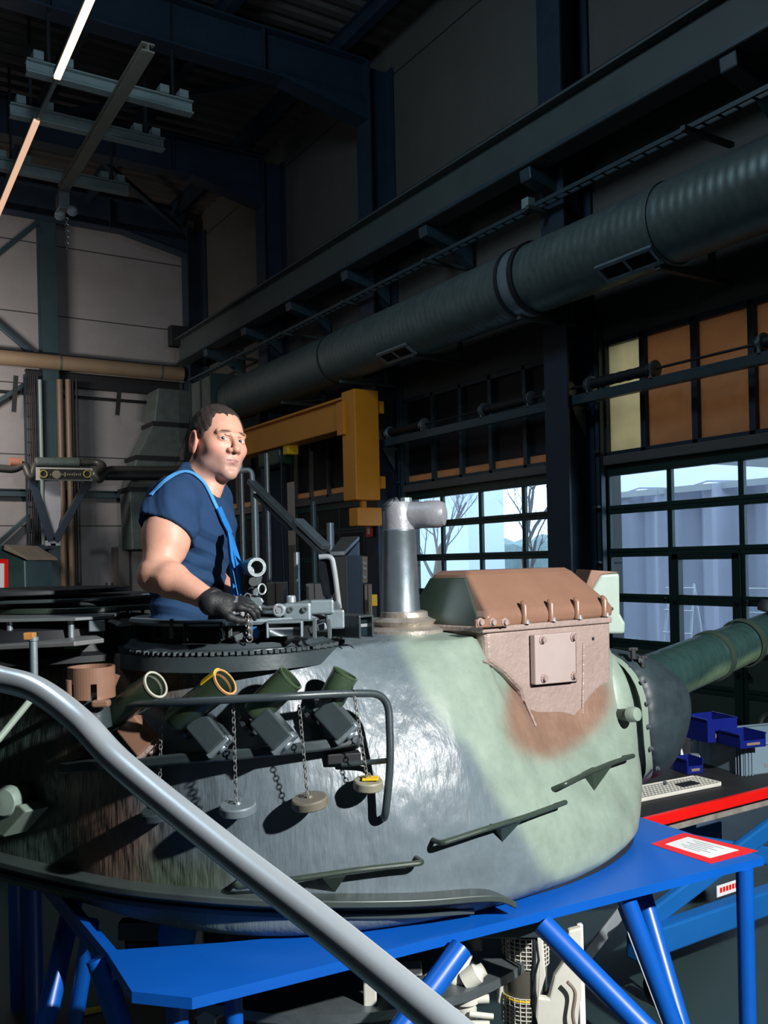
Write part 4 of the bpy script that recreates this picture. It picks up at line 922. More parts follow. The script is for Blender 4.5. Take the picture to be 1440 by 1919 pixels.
# cast relief in the real surface too
def relief(v):
    p = Vector(v); return mnoise.noise(p*3.1)*.010+mnoise.noise(p*8)*.0035
cc = C(TC[0], TC[1], -.7)
mb.v = [v+(v-cc).normalized()*relief(v) if (v.z-CAM.z) > ZB else v for v in mb.v]
hc_ = C(-.503, 3.0, 0)
mb.f = [f for f in mb.f if not (mb.v[f[0]].z > CAM.z+ZT-.004 and (sum((mb.v[i] for i in f), Vector())/len(f)-hc_).to_2d().length < .285)]; mb.mi = [0]*len(mb.f)
BODY = build('hull_shell', mb, 'camo', TURRET, 75); paint_obj(BODY)
BV = BVHTree.FromPolygons([tuple(v) for v in mb.v], [f for f in mb.f])
def hit(px, py, off=0.0, dmax=6):
    r = ray(px, py).normalized(); h = BV.ray_cast(CAM, r)
    if h[0] is None: return P(px, py, 3.0)
    n = h[1]; n = -n if n.dot(r) > 0 else n
    return h[0]+n*off
def hitn(px, py):
    r = ray(px, py).normalized(); h = BV.ray_cast(CAM, r)
    if h[0] is None: return P(px, py, 3.64), -CF
    n = h[1]; n = -n if n.dot(r) > 0 else n
    return h[0], n

def bolt(mb, c, n, r=.012, h=.012):
    mb.lathe(c, n, [(r*1.5, 0), (r*1.5, h*.25), (r, h*.3), (r, h), (0, h)], 10)
M['p_sage'] = mat('sage_paint', SAGE, .45, 0, .1, 9, .05, 60)
M['p_brown'] = mat('brown_camo_paint', (.235, .130, .088), .36, .05, .10, 9, .04, 60)
M['p_brown_cast'] = mat('rough_cast_brown_grey', (.34, .26, .235), .36, .05, .16, 9, .55, 55)
M['p_olive'] = mat('olive_black_paint', (.030, .048, .036), .4, 0, .2, 9, .04, 60)
M['p_steel'] = mat('dark_steel_paint', (.035, .050, .056), .36, .1, .15, 9, .06, 50)
M['p_tube'] = mat('olive_tube_paint', (.040, .070, .040), .33, .1, .3, 8, .03, 50)
M['weld'] = mat('weld_seam', (.20, .20, .17), .4, .2, .2, 30, .4, 120)
M['dark_lip'] = mat('dark_lip_paint', (.050, .068, .066), .4, .1, .2, 8)

# ---- base ring and bottom ledge
m1 = MB(); rr = []
for z, k in ((ZB-.045, -.075), (ZB-.02, -.06), (TZ+.002, -.06), (TZ+.002, -.3)):
    rr.append([C(TC[0]+math.cos(a)*(pint(math.degrees(a), RB)+k), TC[1]+math.sin(a)*(pint(math.degrees(a), RB)+k), z) for a in [(-PI+2*PI*i/120) for i in range(120)]])
m1.loft(rr); build('race_ring', m1, 'rubber', TURRET, 30)
lip = []
LP = smoothpath([(-60, 1588, 0), (0, 1603, 0), (120, 1632, 0), (250, 1657, 0), (400, 1672, 0), (560, 1680, 0), (760, 1680, 0), (900, 1672, 0), (945, 1686, 0)], 8)
def strip(path, off0, off1, thick, name, m, parent=TURRET, bev=.004):
    rows = [[], []]; vs = []
    rg = []
    for p in path:
        h = BV.ray_cast(CAM, ray(p.x, p.y).normalized())
        if h[0] is None: continue
        n = h[1]; n = -n if n.dot(ray(p.x, p.y)) > 0 else n; n = Vector((n.x, n.y, 0)).normalized()
        a = h[0]+n*off0; b = h[0]+n*off1; u = Vector((0, 0, thick/2))
        rg.append([a-u, b-u, b+u, a+u])
    return build(name, MB().loft(rg), m, parent, 30, bev)
strip(LP, -.05, .062, .022, 'bottom_ledge', 'dark_lip')
strip([p+Vector((0, 34, 0)) for p in LP[4:-6]], -.05, .010, .020, 'lower_rib', 'dark_lip')

# ---- commander's cupola
CC = C(-.503, 3.0, -.275)
cup = build('cupola_ring', MB().lathe(CC-CU*.01, CU, [(.29, -.03), (.372, -.03), (.368, .014), (.356, .018), (.352, .030), (.340, .034), (.330, .048), (.28, .05)], 72), 'p_steel', TURRET, 30)
m1 = MB()
for a in range(0, 360, 3):
    t = math.radians(a); m1.obox(CC+Vector((math.cos(t)*.362, math.sin(t)*.362, .014)), (.007, 0, 0), (0, .007, 0), (0, 0, .004+.002*(a % 2)))
build('weld_bead', m1, 'p_steel', cup, 0)
m1 = MB().loft([m1.ring(CC+CU*h, CU, r, 72) for r, h in ((.27, .092), (.328, .092), (.333, .100), (.328, .108), (.27, .108), (.27, .092))], True, False)
build('hatch_ring', m1, 'bluegrey', TURRET, 40)
m1 = MB().lathe(CC, CU, [(.268, .03), (.285, .03), (.285, .095), (.268, .095)], 60, None, False)
build('ring_wall', m1, 'black', TURRET, 40)
def periscope(px, py, d, w, h, dep, yaw, m='p_steel', lens=True):
    c = P(px, py, d); f = Vector((math.sin(yaw)*CR.x-math.cos(yaw)*CF.x, math.sin(yaw)*CR.y-math.cos(yaw)*CF.y, 0)); s = f.cross(CU)
    if s.dot(CR) < 0: s = -s
    c = c+f*0
    mb = MB(); t = .008
    mb.obox(c-f*dep/2+CU*(h/2-t/2), s*w/2, f*dep/2, CU*t/2)
    mb.obox(c-f*dep/2+s*(w/2-t/2), s*t/2, f*dep/2, CU*h/2); mb.obox(c-f*dep/2-s*(w/2-t/2), s*t/2, f*dep/2, CU*h/2)
    mb.obox(c-f*(dep-.01), s*w/2, f*.01, CU*h/2)
    o = build('periscope', mb, m, TURRET, 0, .004)
    if lens:
        g = MB(); g.obox(c-f*(.028)+CU*(.25*h), s*(w/2-t), f*.004, CU*h*.11); g.obox(c-f*(.028)+CU*(-.22*h), s*(w/2-t), f*.004, CU*h*.2)
        build('lens', g, 'glass_dark', o, 0)
        g = MB(); g.obox(c-f*.030+CU*(.03*h), s*(w/2-t), f*.006, CU*h*.07); build('lens_frame', g, 'pale_metal', o, 0)
    return o
periscope(380, 1184, 2.66, .115, .058, .10, 0.0, 'p_steel', False)
periscope(533, 1180, 2.66, .108, .050, .08, .05, 'bluegrey')
periscope(688, 1174, 2.84, .062, .072, .16, .75, 'p_steel')
periscope(270, 1180, 2.80, .09, .05, .08, -.5, 'black', False)
m1 = MB()
for px in (322, 432, 470, 590, 618): m1.beam(P(px, 1197, 2.70), P(px, 1160, 2.70), .012, .012, CR)
build('ring_post', m1, 'gunmetal', TURRET, 0, .002, each=1)
# clutter between the periscopes: latches, handles, blocks
def blk(name, px, py, d, w, h, dep, m, yaw=0.0, bev=.005, roll=0.0, parent=TURRET):
    c = P(px, py, d); f = -(CF*math.cos(yaw)+CR*math.sin(-yaw)); s = CR*math.cos(yaw)+CF*math.sin(yaw)
    s2 = s*math.cos(roll)+CU*math.sin(roll); u2 = CU*math.cos(roll)-s*math.sin(roll)
    return build(name, MB().obox(c, s2*w/2, f*dep/2, u2*h/2), m, parent, 0, bev)
blk('latch_block', 558, 1147, 2.78, .085, .058, .05, 'bluegrey', .05, .008)
m1 = MB()
for px in (545, 572): m1.lathe(P(px, 1142, 2.752), -CF, [(.009, 0), (.009, .006), (.004, .006), (.004, .002), (0, .002)], 14)
build('latch_bolt', m1, 'gunmetal', TURRET, each=1)
blk('slide_arm', 603, 1137, 2.84, .075, .045, .05, 'bluegrey', .1, .006)
blk('slide_arm', 628, 1160, 2.86, .058, .060, .06, 'bluegrey', .1, .006)
m1 = MB().lathe(P(524, 1143, 2.76), -CF, [(.016, -.06), (.018, -.03), (.020, 0), (.020, .018), (.016, .022), (.012, .022), (.012, .018), (.008, .018), (.008, .024), (0, .024)], 24)
build('eyepiece', m1, 'pale_metal', TURRET)
m1 = MB().lathe(P(546, 1130, 2.9), CU, [(.015, -.01), (.015, .02), (.012, .024), (0, .024)], 18); build('knob', m1, 'pale_metal', TURRET)
m1 = MB().tube([P(480, 1132, 2.86), P(500, 1140, 2.85), P(520, 1138, 2.84), P(545, 1134, 2.84), P(575, 1128, 2.9), P(612, 1130, 2.9)], .007, 8)
build('lever_rod', m1, 'gunmetal', TURRET)
# machine gun cradle: ring mount with forked arm
m1 = MB().prism([P(x, y, 2.83) for x, y in ((470, 1140), (466, 1128), (474, 1112), (472, 1102), (464, 1106), (478, 1088), (486, 1092), (484, 1106), (482, 1118), (490, 1121), (494, 1128), (488, 1136), (490, 1141))], CF*.02)
cr = build('gun_cradle', m1, 'bluegrey', TURRET, 0, .003)
m1 = MB().lathe(P(478, 1063, 2.83), -CF+CR*.5, [(.022, -.03), (.030, -.03), (.032, .0), (.030, .02), (.020, .02), (.020, -.02)], 24)
m1.beam(P(481, 1078, 2.83), P(477, 1096, 2.83), .035, .022, CF); m1.lathe(P(476, 1090, 2.815), -CF, [(.014, 0), (.014, .012), (0, .012)], 14)
build('cradle_clamp', m1, 'gunmetal', cr, 40)
build('cradle_ring', MB().torus(P(491, 1104, 2.82), -CF+CR*1.2, .016, .0028, 20, 8), 'pale_metal', cr)
build('cradle_plate', MB().beam(P(466, 1075, 2.86), P(463, 1110, 2.86), .03, .02, CF), 'black', cr, 0, .004)
m1 = MB()
for k in range(13): m1.torus(P(464+.3*k, 1118+6.6*k, 2.66), CR if k % 2 else CF, .009, .0022, 10, 5, 1, CU)
build('pin_chain', m1, 'chain', TURRET)
build('blue_strap', MB().prism([P(x, y, 2.70) for x, y in ((466, 1196), (463, 1176), (480, 1174), (488, 1184), (483, 1196))], CF*.02), 'blue_cart', TURRET, 0, .003)
# hatch bow with the dark oval plate
bw = build('hatch_bow', MB().tube(rounded([P(636, 1140, 2.95), P(628, 1075, 2.95), P(622, 1042, 2.95), P(598, 1044, 2.95)], .03), .009, 10), 'pale_metal', TURRET)
m1 = MB().prism([P(x, y, 2.96) for x, y in ((600, 1046), (618, 1044), (624, 1060), (628, 1110), (622, 1122), (606, 1118), (600, 1090), (597, 1060))], CF*.025)
build('bow_pad', m1, 'black_gloss', bw, 0, .006)
build('bow_pivot', MB().lathe(P(629, 1137, 2.93), -CF, [(.016, 0), (.018, .01), (.012, .016), (0, .016)], 18), 'gunmetal', bw)
for k, (a, b) in enumerate((((435, 1196), (462, 1190)), ((575, 1180), (600, 1178)), ((596, 1176), (608, 1174)))):
    blk('ring_clip', (a[0]+b[0])/2, (a[1]+b[1])/2, 2.68+.03*k, .03, .02, .03, ('gunmetal', 'black', 'bluegrey')[k], .2, .003, .3)

# ---- standing pipe (snorkel) with angled top
SB = P(752, 1172, 3.33); SB = Vector((SB.x, SB.y, SB.z))
pipe = build('standing_pipe', MB().lathe(SB, CU, [(.074, .02), (.072, .05), (.069, .12), (.060, .338), (.062, .342), (.062, .35), (.058, .352)], 48), 'pipe_metal', TURRET, 50)
prof = [(.150, -.03), (.150, .0), (.13, .008), (.105, .012), (.112, .024), (.118, .030), (.098, .038), (.088, .044), (.086, .062), (.074, .066)]
build('pipe_collar', MB().lathe(SB+CR*.012-CU*.012, CU, prof, 48), mat('worn_bare_collar', (.42, .38, .33), .4, .6, .3, 14, .3, 60), pipe, 30)
top = SB+CU*.352
hd = MB(); rings = []
for p, r in ((top, .058), (top+CU*.03, .058), (top+CU*.07+CR*.0, .058), (top+CU*.10, .045), (top+CU*.105, .001)): rings.append(hd.ring(p, CU, r, 36, CR))
hd.loft(rings)
hd.lathe(top+CU*.052+CR*.02, CR*.95-CF*.25, [(.048, 0), (.048, .075), (.050, .08), (.050, .13), (.042, .15), (.02, .158), (0, .16)], 36)
build('pipe_head', hd, mat('cast_grey_head', (.28, .29, .32), .42, .3, .1, 9, .15, 80), pipe, 40)
build('pipe_cap', MB().lathe(top+CU*.075-CR*.018, CU*.8-CR*.6-CF*.3, [(.036, 0), (.036, .028), (.028, .030), (.028, .024), (.022, .022), (.022, .034), (0, .034)], 28), 'gunmetal', pipe, 30)
build('pipe_lug', MB().lathe(top+CU*.095+CR*.028, CU, [(.022, -.02), (.022, .02), (.014, .022), (0, .022)], 8), 'bluegrey', pipe, 30)

# ---- armoured sight housing
GU = CR*.76+CF*.65; GV = CF*.76-CR*.65; A0 = C(.352, 3.15, 0)
def PL(px, py, off=0.0):
    r = ray(px, py); n = -GV; p0 = A0+n*off; return CAM+r*((p0-CAM).dot(n)/r.dot(n))
def SG(s, t, z): q = A0+GU*s+GV*t; return Vector((q.x, q.y, CAM.z+z))
SH = []
low = MB().prism([PL(x, y) for x, y in ((910, 1180), (1146, 1160), (1147, 1240), (1146, 1342), (1092, 1368), (1000, 1372), (978, 1296), (945, 1262), (914, 1242))], GV*.5)
hs = build('sight_housing', low, 'p_brown_cast', TURRET, 0, .02, 3)
build('housing_flange', MB().prism([PL(x, y, .012) for x, y in ((906, 1176), (1148, 1156), (1148, 1167), (906, 1187))], GV*.5), 'p_brown_cast', hs, 0, .005)
b0, b1, t0, t1 = 0.0, .735, 0.0, .42
rings = [[SG(b0, t0, -.245), SG(b1, t0, -.245), SG(b1, t1, -.245), SG(b0, t1, -.245)],
         [SG(b0, t0-.005, -.205), SG(b1, t0-.005, -.205), SG(b1, t1, -.205), SG(b0, t1, -.205)],
         [SG(b0+.012, t0+.008, -.185), SG(b1-.01, t0+.008, -.185), SG(b1-.01, t1-.01, -.185), SG(b0+.012, t1-.01, -.185)],
         [SG(b0+.05, t0+.13, -.06), SG(b1-.08, t0+.13, -.06), SG(b1-.08, t1-.10, -.06), SG(b0+.05, t1-.10, -.06)],
         [SG(b0+.07, t0+.15, -.045), SG(b1-.10, t0+.15, -.045), SG(b1-.10, t1-.12, -.045), SG(b0+.07, t1-.12, -.045)]]
build('sight_hood', MB().loft(rings), 'p_brown', TURRET, 0, .014, 3)
hood2 = MB().loft([[SG(b0-.012, t0+.02, -.24), SG(b0+.0, t0+.02, -.24), SG(b0, t1, -.24), SG(b0-.012, t1, -.24)], [SG(b0+.036, t0+.14, -.07), SG(b0+.05, t0+.14, -.07), SG(b0+.05, t1-.1, -.07), SG(b0+.036, t1-.1, -.07)]])
build('hood_rear_plate', hood2, 'p_olive', TURRET, 0, .004)
m1 = MB()
for px in (981, 1031, 1080, 1131):
    c = PL(px, 1150); c = Vector((c.x, c.y, CAM.z-.195))
    m1.loft([m1.ring(c+CU*h-GV*o, CU, r, 14) for h, r, o in ((-.045, .013, .006), (.02, .013, .006), (.032, .010, .0), (.038, .004, -.004))])
build('hood_rib', m1, 'p_brown', TURRET, 40, each=1)
for q in m1.v[:0]: pass
m1 = MB()
for px in (988, 1038, 1087, 1138):
    c = PL(px, 1150, .014); c = Vector((c.x, c.y, CAM.z-.240)); bolt(m1, c, CU, .008, .014)
build('flange_bolt', m1, 'pale_metal', TURRET, 30, each=1)
m1 = MB().prism([PL(x, y, .03) for x, y in ((1003, 1190), (1080, 1184), (1081, 1277), (1005, 1284))], GV*.025)
ap = build('access_plate', m1, mat('pale_brown_plate', (.40, .33, .31), .38, .05, .06, 9), hs, 0, .004)
build('plate_gasket', MB().prism([PL(x, y, .005) for x, y in ((1000, 1192), (1080, 1186), (1081, 1279), (1002, 1287))], GV*.02), 'black', hs, 0)
m1 = MB()
for px, py in ((1016, 1199), (1074, 1194), (1019, 1271), (1075, 1266)): bolt(m1, PL(px, py, .03), -GV, .011, .016)
build('plate_bolt', m1, 'p_brown_cast', hs, 30, each=1)
m1 = MB()
for px, py in ((994, 1206), (1112, 1197)): m1.lathe(PL(px, py, .0008), -GV, [(.007, 0), (.007, .001), (0, .001)], 12)
build('screw_hole', m1, 'black', hs, 0, each=1)
m1 = MB().prism([PL(x, y, .035) for x, y in ((893, 1161), (958, 1158), (958, 1173), (893, 1177))], GV*.01)
bp_ = build('bolt_strip', m1, 'p_brown', TURRET, 0, .003)
m1 = MB()
for px in (900, 923, 946): bolt(m1, PL(px, 1166, .035), -GV, .010, .012)
build('strip_bolt', m1, 'p_brown_cast', bp_, 30, each=1)
# weld running down the housing side
m1 = MB(); pts = smoothpath([hit(905, 1240, .006), hit(945, 1265, .006), hit(972, 1295, .006), hit(988, 1330, .006), hit(1003, 1362, .004)], 8)
m1.tube(pts, [.0045+.0012*math.sin(i*1.9) for i in range(len(pts))], 8); build('weld_seam', m1, 'p_brown_cast', TURRET)
m1 = MB(); pts = smoothpath([PL(1092, 1352, .006), PL(1120, 1345, .006), PL(1144, 1336, .006)], 6)
m1.tube(pts, .006, 8); pts = smoothpath([PL(1094, 1205, .002), PL(1093, 1280, .002), PL(1092, 1350, .004)], 6); m1.tube(pts, .005, 8); build('weld_seam', m1, 'p_brown_cast', TURRET)
# second pale hood beyond
B1 = P(1105, 1185, 4.0)
def Q2(px, py, dd=0.0): return P(px, py, 3.85+dd)
m1 = MB().prism([Q2(x, y) for x, y in ((1090, 1188), (1108, 1108), (1126, 1076), (1162, 1074), (1163, 1150), (1173, 1168), (1172, 1188))], CF*.3)
build('second_sight_hood', m1, mat('pale_sage_paint', (.33, .42, .37), .42, 0, .08, 8), TURRET, 0, .012, 3)
m1 = MB().prism([Q2(x, y, .0) for x, y in ((1090, 1120), (1108, 1068), (1162, 1072), (1126, 1078), (1108, 1110))], CF*.29)
build('hood_roof', m1, 'p_brown', TURRET, 0, .004)
build('screw_hole', MB().lathe(Q2(1147, 1141, -.003), -CF, [(.008, 0), (.008, .001), (0, .001)], 12), 'black', TURRET, 0)

# ---- gun mantlet, boot and barrel
m1 = MB(); cq = C(.893, 3.745, -.735); rings = []
for k in range(25):
    a = -PI/2+PI*k/24; rings.append([cq+CR*(.145*math.cos(a)*math.cos(t))+CF*(.165*math.cos(a)*math.sin(t))+CU*(.345*math.sin(a)) for t in [2*PI*j/40 for j in range(40)]])
m1.loft(rings); ck = build('gun_cheek', m1, 'camo', TURRET, 75); paint_obj(ck, lambda v: (*SAGE, 1))
E0 = C(.985, 3.60, 0); 
def MG(s, t, z): q = E0+GU*s+GV*t; return Vector((q.x, q.y, CAM.z+z))
def mring(s, zt, zb, t0, t1, n=40, tip=0.0, k=2.6):
    out = []; zc = (zt+zb)/2; hz = (zt-zb)/2; tc = (t0+t1)/2; ht = (t1-t0)/2
    for i in range(n):
        a = 2*PI*i/n; c, s_ = math.cos(a), math.sin(a)
        cc_ = math.copysign(abs(c)**(2/k), c); ss = math.copysign(abs(s_)**(2/k), s_)
        z = zc+hz*ss; sh = s+tip*max(0, -ss)**2
        out.append(MG(sh, tc-ht*cc_, z))
    return out
boot = MB().loft([mring(-.04, -.44, -.91, .09, .62), mring(-.015, -.43, -.92, .05, .64), mring(.02, -.43, -.94, .03, .62)])
build('mantlet_boot', boot, 'rubber', TURRET, 50)
fl = MB().loft([mring(.02, -.385, -.99, -.02, .68, tip=.20), mring(.062, -.385, -1.0, -.02, .68, tip=.22), mring(.062, -.42, -.96, .02, .64, tip=.22), mring(.02, -.42, -.96, .02, .64, tip=.20)], True, False)
build('mantlet_flange', fl, 'p_sage', TURRET, 60)
m1 = MB()
for a in (0, 18, -18, 38, -38, 62, -60):
    t = math.radians(a); z = (-.685+.295*math.sin(t)); sh = .05+.20*max(0, -math.sin(t))**2
    bolt(m1, MG(sh, -.024+.02*(1-math.cos(t))*3, z), -GV, .007, .01)
build('flange_bolt', m1, 'gunmetal', TURRET, 30, each=1)
can = MB().loft([mring(.058, -.41, -.98, .0, .66, tip=.22), mring(.16, -.40, -1.0, -.02, .67, tip=.17), mring(.28, -.41, -.97, -.02, .66, tip=.08), mring(.39, -.45, -.93, -.01, .64), mring(.47, -.50, -.86, .04, .58), mring(.53, -.55, -.76, .15, .50)])
can.v = [v+(Vector((mnoise.noise(v*6), mnoise.noise(v*6+Vector((9, 3, 1))), mnoise.noise(v*5)))*.014) for v in can.v]
o = build('canvas_cover', can, 'canvas', TURRET, 75); ss_ = o.modifiers.new('sub', 'SUBSURF'); ss_.levels = 2; ss_.render_levels = 2
for px, py in ((1187, 1222), (1205, 1238)):
    c = P(px, py, 3.75); b_ = MB().beam(c-CU*.03, c+CU*.02, .018, .02, CF); b_.beam(c+CU*.012-CR*.02, c+CU*.012+CR*.02, .014, .014); build('cover_clip', b_, 'black', TURRET, 0, .003)
G0 = P(1195, 1283, 4.05); G1 = P(1250, 1262, 4.32); dv = (CR*.766+CF*.643+CU*.134).normalized()
G1 = C(1.348, 4.32, -.567); G0 = G1-dv*.6
L_ = [(0, .125), (.45, .125), (.5, .122), (.98, .118), (.985, .123), (1.01, .123), (1.015, .116), (1.28, .112), (1.285, .118), (1.31, .118), (1.315, .108), (2.3, .100), (2.31, .106), (2.5, .106), (2.51, .095), (3.6, .085)]
rings = []; m1 = MB()
for h, r in L_: rings.append(m1.ring(G0+dv*h, dv, r, 40))
m1.loft(rings)
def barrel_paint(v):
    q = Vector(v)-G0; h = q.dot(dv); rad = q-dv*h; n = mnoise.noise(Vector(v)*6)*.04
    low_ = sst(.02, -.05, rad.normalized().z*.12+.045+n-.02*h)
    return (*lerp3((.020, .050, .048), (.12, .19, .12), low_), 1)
br = build('gun_barrel', m1, 'camo', TURRET, 40)
sub = MB(); rings = []
for k in range(120):
    h = 3.6*k/119; r = float(np.interp(h, [a for a, b in L_], [b for a, b in L_])); rings.append(sub.ring(G0+dv*h, dv, r, 48))
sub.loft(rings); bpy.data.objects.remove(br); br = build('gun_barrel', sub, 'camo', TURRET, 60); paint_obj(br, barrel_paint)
for h in (.98, 1.29): build('barrel_clamp', MB().lathe(G0+dv*h, dv, [(.12, -.02), (.128, -.018), (.128, .018), (.12, .02)], 48, None, False), 'p_olive', br)
build('barrel_collar', MB().lathe(G0+dv*1.36+CU*.0, dv, [(.100, 0), (.135, .03), (.14, .10), (.12, .14)], 30), 'black', br, 40) if False else None
build('muzzle_reference', MB().lathe(P(1440, 1140, 4.9), CU+CR*.3, [(.05, -.02), (.055, .0), (.045, .04), (0, .05)], 24), 'black', br)

# ---- lifting bollards
def bollard(px, py, r, ln, d, m_cap, m_st, nm='lifting_bollard'):
    p, n = hitn(px, py)
    n = (n*.7-CF*.35+CR*.15).normalized()
    o = build(nm, MB().lathe(p-n*.03, n, [(r*1.5, 0), (r*1.3, .02), (r*.8, .03), (r*.8, ln)], 28), m_st, TURRET)
    build('bollard_cap', MB().lathe(p-n*.03+n*ln, n, [(r*.8, 0), (r, .004), (r, .03), (r*.85, .042), (0, .046)], 28), m_cap, o)
p_ = hit(1165, 1338)
bollard(1162, 1340, .030, .075, 0, 'p_sage', 'p_olive')
bollard(46, 1490, .050, .10, 0, mat('pale_knob_paint', (.22, .30, .26), .5, 0, .1, 9), mat('worn_bollard_stem', (.20, .25, .19), .45, 0, .3, 9))
q = [hit(x, y, .0) for x, y in ((-40, 1500), (80, 1500), (92, 1512), (50, 1558), (-40, 1552))]
n_ = hitn(40, 1530)[1]
build('lifting_lug', MB().prism([v+n_*.09 for v in q], -n_*.11), 'p_sage', TURRET, 0, .006)
build('lug_eye', MB().lathe(hit(2, 1528, .088), n_, [(.03, 0), (.03, .01), (.015, .012), (0, .012)], 20), 'weld', TURRET)

# ---- step rods
def stepbar(p0, p1, g, r=.0085):
    a, b = hit(*p0, .055), hit(*p1, .055); mid = (a+b)/2
    ra, rb = hit(*p0, -.01), hit(*p1, -.01)
    path = rounded([ra, a]+[hit(p0[0]+(p1[0]-p0[0])*k, p0[1]+(p1[1]-p0[1])*k, .055) for k in (.33, .66)]+[b, rb], .02)
    o = build('step_rod', MB().tube(path, r, 10), 'p_olive', TURRET)
    gx, gy = g; top0 = hit(gx-22, gy, .05); top1 = hit(gx+16, gy-4, .05); tip = hit(gx+2, gy+34, .0); b0_ = hit(gx-22, gy, -.01); b1_ = hit(gx+16, gy-4, -.01)
    build('gusset', MB().loft([[top0, top1, tip], [b0_, b1_, tip-CF*-.01]]), 'p_olive', o, 0)
stepbar((1036, 1479), (1168, 1420), (1112, 1448))
stepbar((812, 1574), (1040, 1510), (940, 1544))
stepbar((450, 1650), (780, 1608), (626, 1638))

# ---- grab rail
def off(px, py, o):
    h = hit(px, py); return P(px, py, toC(h)[1]-o) if o > 0 else hit(px, py, o)
rail = [off(95, 1345, -.01), off(110, 1332, .10), off(195, 1323, .15)]+[off(x, 1323-(x-195)*.052, .175) for x in (300, 420, 540)]
rail += [off(655, 1299, .185), off(728, 1300, .17), off(733, 1430, .10), off(722, 1532, .05), off(720, 1534, -.02)]
build('grab_rail', MB().tube(rounded(rail, .10, 10), .0115, 14), 'p_steel', TURRET)
build('rail_bracket', MB().tube(rounded([off(730, 1425, .10), off(700, 1428, .05), off(640, 1432, .02)], .03), .008, 10), 'p_steel', TURRET)

# ---- smoke launcher shelf
rg = []
for x in range(150, 690, 18):
    y0, y1 = 1404-(x-400)*.070, 1424-(x-400)*.075
    e = 1 if x < 672 else .55
    a, b = hit(x, y0, .085*e), hit(x, y1, .08*e); c_, d_ = hit(x, y1, -.01), hit(x, y0, -.01)
    rg.append([a, b, c_, d_])
build('launcher_shelf', MB().loft(rg), 'p_steel', TURRET, 30, .006)
blk('shelf_bracket', 643, 1418, 2.70, .10, .03, .06, 'black', .2, .003)
